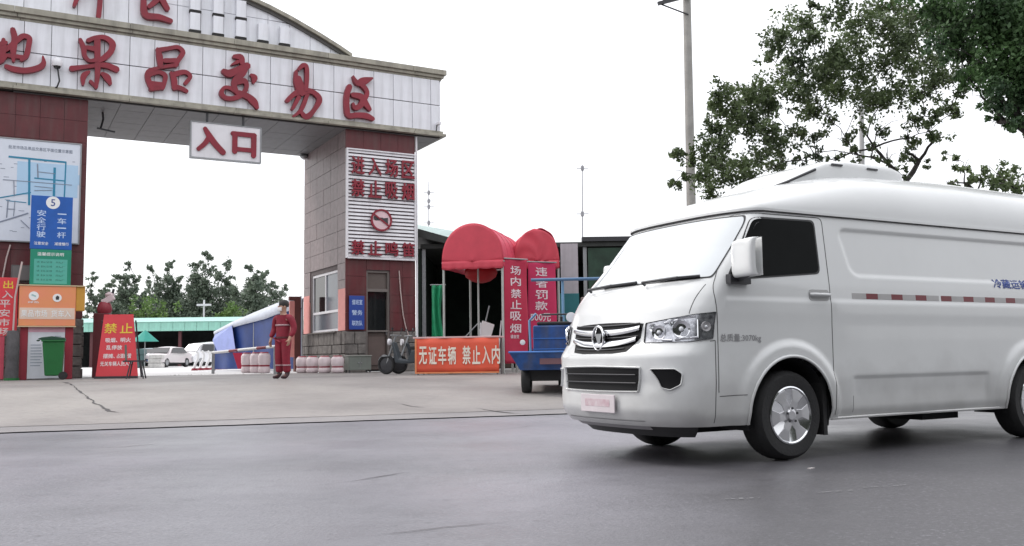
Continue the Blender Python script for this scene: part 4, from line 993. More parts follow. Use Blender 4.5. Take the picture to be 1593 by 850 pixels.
# orange box sign on a red frame with white poster
st = thing('orange_box_sign', 'orange box sign with two white emblems over a white poster in red posts', 'sign', onG(-8.33, LS - .12), GY)
SW = .73
mb = MB(); mb.box(-SW, .58, -.16, .12, L(1.76), L(2.78)); mb.build('box_panel', mat('orange sign', (.68, .27, .10), .5, var=.18, scale=1.2, col2=(.78, .25, .16)), st, bevel=.012)
mb = MB(); mb.box(.585, .80, -.13, .12, L(2.15), L(2.80)); mb.build('end_panel', mat('ochre panel', (.55, .28, .04), .5), st, bevel=.01)
mb = MB(); mb.box(-SW - .02, .80, -.18, .14, L(2.782), L(2.81)); mb.box(-SW - .02, .60, -.18, .14, L(1.73), L(1.758)); mb.build('trim', mat('trim cream', (.62, .48, .30), .5), st)
mb = MB(); mb.box(-SW + .02, .56, -.166, -.158, L(1.93), L(2.22)); mb.build('caption_band', mat('pale band', (.72, .55, .45), .5, var=.1), st)
text('果品市场', .2, (-.38, -.17, L(2.075)), WPRINT, st, ext=.003, bold=.022, w=.60, h=.18); text('货车入', .2, (.24, -.17, L(2.075)), WPRINT, st, ext=.003, bold=.022, w=.46, h=.18)
for x, zc, r_ in ((-.40, 2.52, .115), (.14, 2.48, .105)):
    mb = MB(); mb.lathe([(r_, -.172), (r_, -.16)], 28, (x, 0, L(zc)), 'y'); e = mb.build('emblem_disc', WPRINT, st)
    mb = MB()
    if x < 0: mb.obox((x, -.174, L(zc) + .01), (.11, .004, .04), Matrix.Rotation(R(25), 3, 'Y')); mm = mat('faint teal', (.35, .50, .50), .5)
    else: mb.prism([(-.03, -.05), (.04, -.05), (.05, .03), (0, .06), (-.035, .02)], lambda a, b, h: (x + a, h, L(zc) + b), -.175, -.171); mm = DARKM
    mb.build('emblem_mark', mm, e)
text('绿色', .1, (-.40, -.17, L(2.36)), WPRINT, st, ext=.002, bold=.022, w=.26, h=.05)
for a_, b_ in ((-.68, -.50), (.36, .55)): mb = MB(); mb.box(a_, b_, -.05, .05, 0, L(1.73)); mb.build('side_post', mat('crimson post', (.30, .015, .035), .45, grime=.2), st, bevel=.01)
po = MB(); po.box(-.495, .355, -.04, -.01, .03, L(1.68)); pob = po.build('poster', mat('poster white', (.70, .72, .78), .45, var=.06, grime=.15), st)
mb = MB(); mb.box(-.495, .355, -.045, -.041, L(1.60), L(1.73)); mb.build('poster_header', mat('pink header', (.72, .40, .50), .5), pob)
mb = MB()
for k in range(8): mb.box(-.43, -.43 + .22 + .05 * rng.random(), -.044, -.0415, .35 + k * .075, .37 + k * .075)
for k in range(6): mb.box(.12, .12 + .15, -.044, -.0415, .75 + k * .07, .765 + k * .07)
mb.build('poster_text', mat('grey print2', (.28, .32, .40), .5), pob)
# green wheelie bin
wb = thing('wheelie_bin', 'green wheeled rubbish bin in front of the white poster', 'bin', onG(-8.25, LS - .75), GY - R(6))
mb = MB(); mb.prism([(-.19, .10), (.20, .10), (.24, .96), (-.26, .96)], lambda a, b, h: (a, h * (.82 + .18 * b), b), -.24, .24); mb.build('body', GREENB, wb, bevel=.03)
mb = MB(); mb.box(-.28, .26, -.27, .26, .955, 1.0); mb.build('rim', GREENB, wb, bevel=.012)
mb = MB(); mb.prism([(-.31, 1.0), (.27, 1.0), (.25, 1.05), (-.05, 1.09), (-.28, 1.06), (-.36, 1.03)], lambda a, b, h: (a, h, b), -.27, .27); mb.build('lid', mat('dark green lid', (.01, .055, .03), .4), wb, bevel=.012)
for s_ in (-.2, .2): mb = MB(); mb.lathe([(.05, -.03), (.10, -.028), (.10, .028), (.05, .03)], 18, (.22, s_, .10), 'y'); mb.build('wheel', RUB, wb, smooth=40)
mb = MB(); mb.tube([(-.34, -.2, 1.0), (-.38, -.2, .98), (-.38, .2, .98), (-.34, .2, 1.0)], .015, 6); mb.build('handle', mat('dark green lid', (.01, .055, .03)), wb)
# red banner stand at the picture's left edge
st = thing('red_banner_stand', 'tall red banner with white and yellow characters beside a dark post', 'banner', onG(-9.35, LS - .2), GY)
mb = MB(); mb.box(-.42, .26, -.025, .025, L(1.50), L(2.98)); mb.build('upper_panel', REDV, st, bevel=.005)
mb = MB(); mb.box(-.42, .0, -.02, .02, .03, L(1.49)); mb.build('lower_panel', mat('rose panel', (.50, .06, .10), .5), st, bevel=.005)
mb = MB(); mb.tube([(-.40, .04, 0), (-.40, .04, L(2.9))], .025); mb.tube([(.2, .05, 0), (.2, .05, L(2.9))], .025); mb.build('post', METG, st)
text('出', .2, (.04, -.027, L(2.80)), YPRINT, st, ext=.002, bold=.02, w=.22, h=.2)
for k, ch in enumerate('入平安市场'): text(ch, .2, (-.02 if k else .03, -.027, L(2.55 - k * .235)), mat('grey white print', (.62, .55, .54), .5), st, ext=.002, bold=.02, w=.24, h=.19)
for k, ch in enumerate('欢迎光临'): text(ch, .2, (-.31, -.027, L(2.72 - k * .3)), YPRINT, st, ext=.002, bold=.02, w=.16, h=.2)
st = thing('wrapped_bollard', 'dark grey wrapped post standing between red banner and orange sign', 'post', onG(-9.17, LS - .3), GY)
mb = MB(); mb.lathe([(.15, .0), (.155, .25), (.135, .42), (.15, .55), (.16, .85), (.14, .95), (.15, 1.12), (.12, 1.25)], 18); mb.build('wrapping', mat('grey wrap', (.10, .095, .10), .85, var=.4, scale=5, bump=.5, bscale=12), st, smooth=60)
mb = MB(); mb.lathe([(.18, 0), (.18, .06)], 18); mb.build('base', GREENB, st)
mb = MB(); mb.tube([(0, 0, 1.2), (.02, 0, 2.1), (.15, 0, 3.0)], .022, 8); mb.build('pole', mat('pale cable', (.5, .4, .38)), st)
# dark post beside the sign
st = thing('gate_side_cabinet', 'grey meter cabinet fixed beside the green and blue notice', 'cabinet', onG(-9.1, LS + .55, 2.95), GY)
mb = MB(); mb.box(-.15, .35, -.12, .12, 0, .42); mb.build('box', mat('cab grey', (.10, .09, .09), .6), st, bevel=.01); mb = MB(); mb.box(-.12, .32, -.13, -.121, .03, .39); mb.build('door', mat('cab door', (.15, .14, .14), .5), st)
mb = MB(); mb.box(-.1, .3, .1, .4, -.03, 0); mb.build('bracket', METG, st)

# red prohibition board, leaning in its stand
bp = at(180, 587, 24.2); bz = gz(bp.x, bp.y) + .014
st = thing('prohibition_board', 'red board headed with yellow characters and white lines of rules', 'sign board', (bp.x + .02, 24.2, bz), R(4))
kx = 24.2 / FPX
def trap(z): return (-.53 + .12 * z / 1.66, .53 - .20 * z / 1.66)
mb = MB(); a0, b0 = trap(0); a1, b1 = trap(1.66)
mb.prism([(a0, .06), (b0, .06), (b1, 1.66), (a1, 1.66)], lambda a, b, h: (a, h + b * .10, b), 0, .03); mb.build('board', REDV, st)
def tm(cx, cz, k=1.0): return lambda x, y, z: (cx + x, (cz + y) * .10 - .004 - z, cz + y)
for k, ch in enumerate('禁止'): text(ch, .3, None, YPRINT, st, ext=.002, bold=.022, w=.32, h=.26, map3=tm(-.22 + k * .40, 1.30))
for (s_, cx, cz, w_) in (('吸烟、', -.18, .99, .30), ('明火', .18, .99, .26), ('乱停放', -.10, .80, .40), ('摆摊、', -.22, .58, .30), ('占道经营', .16, .58, .36), ('无关车辆人员入内', -.02, .38, .82)):
    text(s_, .15, None, WPRINT, st, ext=.002, bold=.022, w=w_, h=.12, map3=tm(cx, cz))
mb = MB(); mb.box(-.56, .52, -.02, .07, 0, .06); mb.tube([(-.45, .16, 1.5), (-.50, .55, .02)], .02); mb.tube([(.40, .16, 1.5), (.45, .55, .02)], .02); mb.build('stand', DARKM, st)
# steel low stool frame in front of its right foot
bp = at(212, 584, 23.6)
st = thing('folding_trestle', 'small dark trestle standing before the right foot of the red board', 'trestle', (bp.x, 23.6, gz(bp.x, 23.6) + .014), R(10))
for q in (((-.2, -.15, 0), (-.12, -.1, .42)), ((.2, -.15, 0), (.12, -.1, .42)), ((-.2, .15, 0), (-.12, .1, .42)), ((.2, .15, 0), (.12, .1, .42))): mb = MB(); mb.tube(q, .02, 6); mb.build('leg', DARKM, st)
mb = MB(); mb.box(-.3, .22, -.14, .14, .42, .46); mb.build('top', DARKM, st)
mb = MB(); mb.tube([(-.25, 0, .46), (-.27, 0, .85)], .03, 6); mb.build('upright', mat('grey green', (.12, .14, .12)), st)
# boom barrier: housing by left, red and white arm, and its rest near the guard
bp = at(160, 588, 25.6)
st = thing('barrier_housing', 'dark red barrier housing with pale lamp head behind red board', 'barrier', (bp.x, 25.6, .392), R(10))
mb = MB(); mb.box(-.24, .16, -.2, .2, .0, 1.75); mb.build('cabinet', mat('dark maroon', (.10, .012, .018), .5), st, bevel=.02)
mb = MB(); mb.lathe([(.16, 1.75), (.20, 1.85), (.16, 2.02), (.06, 2.1)], 18); mb.build('cap', mat('maroon cap', (.25, .02, .035), .5), st, smooth=40)
mb = MB(); mb.obox((.10, -.05, 2.12), (.34, .12, .16), Matrix.Rotation(R(-30), 3, 'Y')); mb.lathe([(.10, 2.2), (.13, 2.28), (.04, 2.34)], 12, (.12, 0, 0)); mb.build('lamp_head', mat('pale pink', (.65, .52, .54), .5), st, bevel=.02)
mb = MB(); mb.tube([(.18, -.02, 2.18), (.23, -.02, 2.42)], .035, 8); mb.build('aerial', DARKM, st)

# ---------------------------------------------------------------- guard room surroundings
st = thing('room_notice_plate', 'small blue notice plate with white lines beside guard room door', 'notice', g2w(.37, -.02, 1.72), GY)
mb = MB(); mb.box(-.26, .24, -.035, 0, 0, 1.06); mb.build('plate', mat('plate blue', (.02, .06, .30), .45), st, bevel=.006)
for k, s_ in enumerate(('值班室', '警务', '联防队')): text(s_, .1, (.0, -.037, .86 - k * .33), mat('pale blue print', (.55, .68, .88)), st, ext=.001, bold=.015, w=.34, h=.16)
st = thing('bench_cabinet', 'low grey metal cabinet standing at the foot of the guard room', 'cabinet', onG(.15, -.75), GY)
mb = MB(); mb.box(-.36, .36, -.18, .18, .08, .50); mb.build('body', mat('cab grey green', (.16, .18, .16), .6, grime=.3), st, bevel=.01)
mb = MB()
for x in (-.33, .33):
    for y in (-.15, .15): mb.box(x - .02, x + .02, y - .02, y + .02, 0, .08)
mb.build('foot', DARKM, st); mb = MB(); mb.box(-.005, .005, -.186, -.181, .12, .46); mb.box(-.06, -.03, -.2, -.181, .28, .32); mb.box(.03, .06, -.2, -.181, .28, .32); mb.build('door_gap', METG, st)
mb = MB(); mb.box(-.38, .38, -.20, .2, .50, .53); mb.build('top', mat('cab top', (.30, .31, .28), .6), st)
# gate leaf post at the pillar's rear corner
st = thing('entrance_rail_post', 'dark brown steel post with top rail behind the pillar left side', 'post', (at(462, 560, 32.5).x, 32.5, .392), GY)
mb = MB(); mb.box(-.10, .10, -.1, .1, 0, 2.6); mb.build('post', mat('rust brown', (.12, .035, .03), .7), st); mb = MB(); mb.box(-.30, .10, -.06, .06, 2.46, 2.6); mb.build('rail', mat('rust brown', (.12, .035, .03)), st)
mb = MB(); mb.box(-.28, -.10, -.03, .03, .5, 2.45); mb.build('panel', PINK, st)

# ---------------------------------------------------------------- drum barriers in rows
def drum(loc, lab, grp):
    t = thing('drum_barrier', lab, 'barrier', loc, rng.random(), grp)
    mb = MB(); mb.lathe([(.15, 0), (.185, .03), (.19, .10), (.17, .16)], 20); mb.build('foot', mat('pinkish white plastic', (.66, .56, .58), .55, grime=.25), t, smooth=50)
    mb = MB(); mb.lathe([(.172, .16), (.172, .20)], 20); mb.build('band', REDL, t, smooth=50)
    mb = MB(); mb.lathe([(.17, .20), (.19, .26), (.19, .42), (.16, .47), (.12, .49)], 20); mb.build('shell', mat('pinkish white plastic', (.66, .56, .58)), t, smooth=50)
    mb = MB(); mb.lathe([(.14, .49), (.12, .515)], 16); mb.build('cap', mat('barrier cap', (.35, .05, .07), .5), t, smooth=50); return t
xs = [525, 505, 486, 470, 411, 398, 384]
proto = None
for k, px in enumerate(xs):
    p = at(px, 581, 28.2 + k * .35 if k < 4 else 30 + (k - 4) * .6); loc = (p.x, p.y, .392)
    lab = ['white drum barrier touching the grey metal cabinet by the guard room', 'second white drum barrier from the grey metal cabinet', 'third white drum barrier from the grey metal cabinet', 'white drum barrier at the left end of the row under the guard room window', 'taller white drum barrier just left of the standing guard', 'taller white drum barrier in the middle of the group behind the barrier arm', 'taller white drum barrier nearest to the red flap of the blue tent'][k]
    if not proto: proto = drum(loc, lab, 'drum barriers beside the guard room')
    else: c = copy_tree(proto); c.location = loc; c['label'] = lab; c['group'] = 'drum barriers beside the guard room' if k < 4 else 'drum barriers behind the guard'; c.scale = (1, 1, 1 if k < 4 else 1.3)
hp_ = None
for k in range(6):
    px = 305 + k * 9.2; Y = 41 + k * .8; p = at(px, 577, Y)
    if not hp_:
        hp_ = thing('curved_rail_barrier', 'curved white rail at the left end of the row, nearest the white car', 'barrier', (p.x, Y, .392), 0, 'curved white barrier rails in the yard')
        mb = MB(); mb.tube([(-.10, 0, .05), (-.04, 0, .3), (.06, 0, .5), (.08, 0, .72), (-.02, 0, .86)], .06, 8); mb.build('rail', WPRINT, hp_, smooth=50)
        mb = MB(); mb.lathe([(.15, 0), (.13, .10)], 12, (-.06, 0, 0)); mb.build('foot', REDL, hp_)
    else: c = copy_tree(hp_); c.location = (p.x, Y, .392); c['label'] = ['', 'second curved white rail from the left in the yard row', 'third curved white rail from the left in the yard row', 'third curved white rail from the right in the yard row', 'second curved white rail from the right in the yard row', 'curved white rail at the right end of the row beside the blue tent'][k]
# boom arm, red and white, in front of the blue tent
p0, p1 = at(330, 549, 30), at(431, 539, 27.5)
st = thing('boom_arm', 'long white barrier arm with red sections crossing in front of the blue tent', 'barrier arm', (p0.x, 30, p0.z), 0)
d = p1 - p0; k = 7
for i in range(k):
    mb = MB(); mb.tube([d * (i / k), d * ((i + 1) / k)], .045, 8); mb.build('arm_section', REDL if i == 2 or i == 5 else WPRINT, st, smooth=50)
mb = MB(); mb.tube([d * .02, Vector((d.x * .02, d.y * .02, .392 - p0.z))], .05, 8); mb.build('arm_rest', METG, st)
mb = MB(); mb.tube([d * .98, Vector((d.x * .98, d.y * .98, .392 - p0.z))], .06, 8); mb.build('pivot_post', METG, st)

# ---------------------------------------------------------------- blue tent, parked cars, green roofed hall
A = at(333, 520, 40); B = at(427, 480, 37); 
st = thing('blue_tent', 'blue tarpaulin tent with long white sloping roof edge behind the barrier arm', 'tent', (A.x, 40, .392), 0)
def W(px, py, Y): v = at(px, py, Y); return (v.x - A.x, v.y - 40, v.z - .392)
P = [W(334, 520, 40), W(362, 505, 39), W(395, 491, 38), W(432, 476, 36.5), W(470, 465, 35.5)]
Bm = [W(334, 545, 40), W(362, 545, 39), W(395, 545, 38), W(432, 545, 36.5), W(470, 545, 35.5)]
def sag(i, u, v): return 0
mb = MB()
for a in P: mb.v.append(a)
for a in Bm: mb.v.append((a[0], a[1], .05))
mb2 = MB(); mb2.v = list(mb.v)
mb.grid(lambda u, v: Vector(Bm[0]).lerp(Vector(Bm[-1]), u) * 0 + (lambda k: Vector(P[int(k)]).lerp(Vector(P[min(int(k) + 1, 4)]), k - int(k)))(u * 3.999 if u < 1 else 3.999) * (1 - v) + v * (lambda k: Vector((*(Vector(Bm[int(k)]).lerp(Vector(Bm[min(int(k) + 1, 4)]), k - int(k))).xy, .06)))(u * 3.999 if u < 1 else 3.999) + Vector((0, .10 * math.sin(u * 26) * v, 0)), 48, 8)
TB = mat('blue tarpaulin', (.014, .045, .20), .5, var=.35, scale=1.2); TL = mat('pale blue tarpaulin', (.32, .38, .72), .5, var=.15)
mb.v = mb.v; mb.build('side_cloth', TB, st, smooth=60)
mb = MB(); q = [W(336, 521, 39.9), W(362, 507, 38.9), W(368, 548, 38.7), W(340, 548, 39.7), W(332, 530, 39.9)]
mb.prism(list(range(5)), lambda a, b, h: (0, 0, 0), 0, 1) if False else None
mb.v = [(a[0], a[1] - .12, a[2]) for a in q] + [(a[0], a[1] - .08, a[2]) for a in q]; mb.face(range(5)); mb.face([5, 6, 7, 8, 9][::-1])
for i in range(5): mb.face((i, (i + 1) % 5, 5 + (i + 1) % 5, 5 + i))
mb.build('end_flap', TL, st)
mb = MB(); mb.grid(lambda u, v: (lambda k: Vector(P[int(k)]).lerp(Vector(P[min(int(k) + 1, 4)]), k - int(k)))(min(u * 4, 3.999)) + Vector((.15 * v, 3.6 * v, .40 * math.sin(v * PI * .5) - .03 + .02 * math.sin(u * 21))), 32, 8); mb.build('roof_cloth', mat('white tarpaulin', (.62, .66, .74), .5), st, smooth=60, solid=.03)
mb = MB(); mb.grid(lambda u, v: (lambda k: Vector(P[int(k)]).lerp(Vector(P[min(int(k) + 1, 4)]), k - int(k)))(min(u * 4, 3.999)) + Vector((0, -.10, .10 - (.10 + .34 * min(1, u * 1.6)) * v)), 32, 2); mb.build('roof_edge', mat('white tarpaulin', (.62, .66, .74), .5), st, smooth=60, solid=.03)
for i in (0, 2, 4): mb = MB(); mb.tube([(P[i][0], P[i][1] + .05, 0), (P[i][0], P[i][1] + .05, P[i][2])], .04, 8); mb.build('pole', METG, st)
mb = MB(); q = [(383, 545), (387, 578), (372, 578)]; qq = [W(a, b, 38.0) for a, b in ((362, 549), (377, 549), (377, 574), (370, 574))]
mb.v = [(a[0], a[1], max(0.0, a[2])) for a in qq] + [(a[0], a[1] + .03, max(0.0, a[2])) for a in qq]; mb.face((0, 1, 2, 3)); mb.face((7, 6, 5, 4)); [mb.face((i, (i + 1) % 4, 4 + (i + 1) % 4, 4 + i)) for i in range(4)]; mb.build('red_flap', REDC, st)

def car(loc, rz, lab, col, grp=None, van_like=False):
    t = thing('parked_car', lab, 'car', loc, rz, grp); m = mat('car paint ' + lab[:14], col, .25, coat=.6, var=.03)
    Lh, Wd, H = 2.15, .88, 1.45
    prof = [(-2.15, .35), (-2.15, .72), (-2.05, .85), (-1.1, .98), (-.45, 1.40), (.2, 1.47), (1.1, 1.43), (1.75, 1.05), (2.1, .98), (2.15, .6), (2.1, .3)]
    if van_like: prof = [(-2.15, .35), (-2.15, .8), (-2.0, .95), (-1.65, 1.1), (-1.1, 1.72), (.2, 1.84), (2.0, 1.8), (2.15, 1.2), (2.15, .6), (2.1, .3)]
    def sec(i, k):   # cross-section at outline point
        pass
    mb = MB(); n = len(prof); N = 11
    for (x, z) in prof:
        for j in range(N):
            v = -1 + 2 * j / (N - 1); w_ = Wd * (1 - .22 * max(0, (z - .95) / .5)); mb.v.append((x + .10 * (v * v) * (1 if x < 0 else -1) * (.8 if abs(x) > 1.9 else .3), w_ * v, z - .05 * v * v * (z > .6)))
    for i in range(n - 1):
        for j in range(N - 1): a = i * N + j; mb.face((a, a + 1, a + N + 1, a + N))
    for j in (0, N - 1): mb.face([i * N + j for i in range(n)])
    mb.face([j for j in range(N)] + [(n - 1) * N + j for j in range(N)][::-1]); mb.build('body', m, t, smooth=35, bevel=.02)
    def q4(pts, name, mm, off=0): mb = MB(); mb.v = pts; mb.face((0, 1, 2, 3)); return mb.build(name, mm, t, solid=.02)
    za, zb_ = (1.0, 1.38) if not van_like else (1.14, 1.66); xa, xb = (-1.12, -.50) if not van_like else (-1.62, -1.16)
    q4([(xa - .02, -.74, za + .02), (xa - .02, .74, za + .02), (xb - .02, .62, zb_), (xb - .02, -.62, zb_)], 'windscreen', GLASSD)
    for s_ in (-1, 1):
        q4([(xa + .3, s_ * .885, za), (1.3, s_ * .885, za), (1.0, s_ * .74, zb_ - .02), (xb + .1, s_ * .74, zb_ - .02)], 'side_window', GLASSD)
        mb = MB(); mb.obox((-2.1, s_ * .64, .68), (.12, .34, .15)); mb.build('headlight', CHROME, t, bevel=.03)
        for x in (-1.35, 1.3): mb = MB(); mb.lathe([(.12, -.1), (.31, -.1), (.33, 0), (.31, .1), (.12, .1)], 20, (x, s_ * .78, .33), 'y'); wo = mb.build('wheel', RUB, t, smooth=40); mb = MB(); mb.lathe([(.01, s_ * .09), (.19, s_ * .105)], 16, (x, s_ * .78, .33), 'y'); mb.build('rim', METG, wo)
    mb = MB(); mb.box(-2.185, -2.12, -.55, .55, .42, .60); mb.build('grille', BLK, t, bevel=.01); mb = MB(); mb.box(-2.20, -2.16, -.22, .22, .44, .54); mb.build('number_plate', BLUEP, t)
    mb = MB(); mb.box(-2.0, 2.0, -.8, .8, .2, .36); mb.build('underbody', RUB, t)
    return t
p = at(258, 572, 66); car((p.x, 66, .392), R(80), 'pinkish white car facing the entrance in front of the green roofed hall', (.62, .56, .57))
p = at(322, 572, 70); car((p.x, 70, .392), R(60), 'small white van parked behind the curved barrier rails', (.70, .70, .72), van_like=True)
p = at(226, 572, 70); car((p.x - .6, 72, .392), R(84), 'dark blue car half hidden behind the red board', (.05, .08, .12))
# hall
hl = thing('market_hall', 'long open market hall with pale green roof edge across the yard', 'market hall', (-27, 80, .392), R(3))
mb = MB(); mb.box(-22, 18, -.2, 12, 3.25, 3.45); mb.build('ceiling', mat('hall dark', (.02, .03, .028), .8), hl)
rp_ = None
for i in range(40):
    if rp_ is None: mb = MB(); mb.box(.01, .985, -.25, -.13, 0, .75); rp_ = mb.build('fascia_panel', mat('pale green metal', (.28, .58, .48), .5, grime=.15), hl); rp_.location = (-22, 0, 3.0)
    else: inst(rp_, 'fascia_panel', hl, (-22 + i, 0, 3.0))
mb = MB(); mb.prism([(-.3, 3.755), (12, 4.6), (12, 4.7), (-.3, 3.80)], lambda a, b, h: (h, a, b), -22, 18); mb.build('roof', mat('green roof', (.30, .52, .46), .5), hl)
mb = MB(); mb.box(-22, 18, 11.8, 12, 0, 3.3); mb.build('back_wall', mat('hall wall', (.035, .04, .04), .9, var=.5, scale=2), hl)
pc = None
for i in range(11):
    if pc is None: mb = MB(); mb.box(-.12, .12, -.12, .12, 0, 3.25); pc = mb.build('column', mat('hall column', (.10, .03, .035), .7), hl); pc.location = (-20, .2, 0)
    else: inst(pc, 'column', hl, (-20 + i * 3.7, .2, 0))
gs = thing('sun_umbrella', 'closed teal umbrella standing by the hall left of the white car', 'umbrella', (at(225, 560, 62).x, 62, .392), 0)
mb = MB(); mb.tube([(0, 0, 0), (0, 0, 2.2)], .03, 6); mb.build('pole', METG, gs); mb = MB(); mb.lathe([(.9, 1.75), (.5, 2.1), (.1, 2.45), (.02, 2.5)], 10); mb.build('canopy', mat('teal cloth', (.02, .25, .20), .7), gs); mb = MB(); mb.lathe([(.3, .0), (.3, .12)], 12); mb.build('base', CONC, gs)
for (px, w_, h_, c_, lab) in ((243, .5, .9, (.6, .58, .56), 'white sack pile beside the white car in front of the hall'), (208, .8, 1.3, (.08, .14, .14), 'dark stacked crates behind the red board edge in the yard')):
    p = at(px, 572, 64); t = thing('goods_stack', lab, 'goods', (p.x, 64, .392), 0)
    for k in range(3): mb = MB(); mb.box(-w_ + .1 * rng.random(), w_ - .1 * rng.random(), -.3, .3, k * h_ / 3 + .002, (k + 1) * h_ / 3 - .002); mb.build('bundle', mat('goods %d' % px, c_, .8, var=.3), t, bevel=.06)
lp = thing('yard_lamp_post', 'thin pale lamp post between far poplars above the hall', 'lamp post', (at(317, 500, 95).x, 95, .392), 0)
mb = MB(); mb.tube([(0, 0, 0), (0, 0, 6.6)], .09, 8); mb.build('post', METW, lp); mb = MB(); mb.box(-.7, .7, -.15, .15, 6.0, 6.2); mb.build('lamp', METW, lp)

# ---------------------------------------------------------------- stalls with red vault canopies
def vault(name, lab, org, rz, W_, H_, D_, zs, front_gable=True, wr=.0, post_h=None):
    t = thing(name, lab, 'stall', org, rz, 'stalls with red vaulted canopies')
    CL = mat('red canopy cloth', (.62, .055, .105), .65, var=.22, scale=1.6); CG = mat('gable cloth', (.56, .055, .085), .65, var=.12, scale=2)
    def arch(a, k=1.0): return (-W_ / 2 * math.cos(a) * k, H_ * math.sin(a) ** .85 * k if math.sin(a) > 0 else 0)
    def f(u, v):
        a = PI * v; x, z = arch(a); fo = wr * (math.sin(u * 7 + v * 11) + .6 * math.sin(u * 23 - v * 9)) * math.sin(a)
        sagz = -(.025 + wr) * math.sin(u * PI * 3) ** 2 * math.sin(a) ** 2 - wr * .25 * math.sin(v * 31 + u * 8) * math.sin(a)
        return Vector((x * (1 + fo), D_ * u, zs + z * (1 + fo * .8) + sagz))
    mb = MB(); mb.grid(f, 30, 36); mb.build('canopy', CL, t, smooth=60, solid=.02)
    for k_ in range(1, 5):
        mb = MB(); mb.tube([f(k_ / 5, v_ / 24) + Vector((0, 0, .012)) for v_ in range(25)], .014, 5); mb.build('canopy_rib', mat('rib seam', (.42, .03, .06), .6), t, smooth=60)
    if front_gable:
        def g(u, v):
            a = PI * v; x, z = arch(a); k = u; return Vector((x * k, -.02 - .03 * math.cos(k * PI / 2) * math.sin(a) ** .5 + wr * .25 * math.sin(v * 20 + k * 9) * k, zs + z * k + wr * .2 * math.sin(v * 30) * k * (1 - k)))
        mb = MB(); mb.grid(g, 14, 36); mb.build('gable', CG, t, smooth=60, solid=.015)
    # valance below the spring line
    mb = MB(); mb.grid(lambda u, v: Vector((-W_ / 2 + W_ * u, -.03 + .012 * math.sin(u * 40) * v, zs + .03 - .20 * v - .02 * abs(math.sin(u * 15)) * v)), 60, 3); mb.build('front_valance', CG, t, smooth=60, solid=.01)
    for s_ in (-1, 1): mb = MB(); mb.grid(lambda u, v: Vector((s_ * (W_ / 2 + .012 * math.sin(u * 30) * v), D_ * u, zs + .03 - .17 * v)), 24, 3); mb.build('side_valance', CL, t, smooth=60, solid=.01)
    for x in (-W_ / 2 + .03, W_ / 2 - .03):
        for y in (.02, D_ - .02): mb = MB(); mb.tube([(x, y, 0), (x, y, zs)], .032, 8); mb.build('post', mat('pale steel', (.42, .44, .42), .5, metal=.3), t, smooth=50)
    mb = MB()
    for z in (zs, ): mb.tube([(-W_ / 2, 0, z), (W_ / 2, 0, z)], .022, 6); mb.tube([(-W_ / 2, 0, z), (-W_ / 2, D_, z)], .022, 6); mb.tube([(W_ / 2, 0, z), (W_ / 2, D_, z)], .022, 6); mb.tube([(-W_ / 2, D_, z), (W_ / 2, D_, z)], .022, 6)
    mb.build('top_rail', mat('pale steel', (.42, .44, .42)), t)
    return t
pa = at(688, 416, 23.5); pb = at(782, 402, 23.5)
W1 = pb.x - pa.x; zs1 = (pa.z + pb.z) / 2 - .392 + .02
s1 = vault('canopy_stall', 'open stall with smooth red vaulted canopy above the orange entry banner', ((pa.x + pb.x) / 2, 23.5, .392), R(-14), W1 * 1.05, .98, 2.4, zs1)
mb = MB(); mb.tube([(.0, .5, .4), (.0, .5, zs1)], .025, 8); mb.build('inner_post', mat('pale steel', (.42, .44, .42)), s1)
pa2, pb2 = at(801, 400, 24.6), at(869, 420, 24.6); zs2 = (pa2.z + pb2.z) / 2 - .392 + .05
s2 = vault('canopy_stall', 'narrow stall with wrinkled red vaulted canopy above the penalty banner', ((pa2.x + pb2.x) / 2, 24.6, .392), R(4), (pb2.x - pa2.x) * 1.04, .86, 1.6, zs2, wr=.075)
# hanging red paper lantern cloth inside
p = at(748, 418, 25.0)
t = thing('red_lantern', 'large round red lantern hanging under the first canopy', 'lantern', (p.x, 25.0, p.z - .12), 0); t.scale = (.85, .85, .8)
mb = MB(); mb.lathe([(.10, .36), (.34, .30), (.50, .12), (.52, 0), (.48, -.14), (.30, -.28), (.10, -.34)], 24); mb.build('shade', mat('bright red cloth', (.42, .008, .015), .6), t, smooth=60); mb = MB(); mb.tube([(0, 0, .34), (0, 0, .75)], .01, 6); mb.build('cord', DARKM, t)
# vertical cloth banners
def vbanner(x0p, x1p, yt, yb, Y0, Y1, rows, lab, m, small=None):
    a, b = at(x0p, (yt + 0), Y0), at(x1p, yt, Y1); dx, dy = b.x - a.x, b.y - a.y; W_ = math.hypot(dx, dy); rz = math.atan2(dy, dx)
    zb = at(x0p, yb, Y0).z; zt = at((x0p + x1p) / 2, yt, (Y0 + Y1) / 2).z
    t = thing('hanging_banner', lab, 'banner', ((a.x + b.x) / 2, (a.y + b.y) / 2, zb), rz, 'crimson banners on the stall sides'); H_ = zt - zb
    wav = lambda x, z: .018 * math.sin(z * 3.1 + x * 4) + .012 * math.sin(x * 13)
    mb = MB(); mb.grid(lambda u, v: Vector((-W_ / 2 + W_ * u, wav(-W_ / 2 + W_ * u, H_ * v), H_ * v)), 14, 30); mb.build('cloth', m, t, smooth=60, solid=.008)
    mb = MB(); mb.tube([(-W_ / 2 - .03, 0, H_), (W_ / 2 + .03, 0, H_)], .018, 6); mb.build('rod', METG, t)
    for (ch, px_, py_, w_, h_) in rows:
        q = at(px_, py_, (Y0 + Y1) / 2); cx = 0 if px_ is None else ((q.x - (a.x + b.x) / 2) / (dx / W_)); cz = q.z - zb; k = (Y0 + Y1) / 2 / FPX
        text(ch, .3, None, mat('pinkish print', (.72, .60, .64), .6), t, 'character', ext=.002, bold=.025, w=w_ * k, h=h_ * k, map3=lambda x, y, z: (cx + x, wav(cx + x, cz + y) - .012 - z, cz + y))
    return t
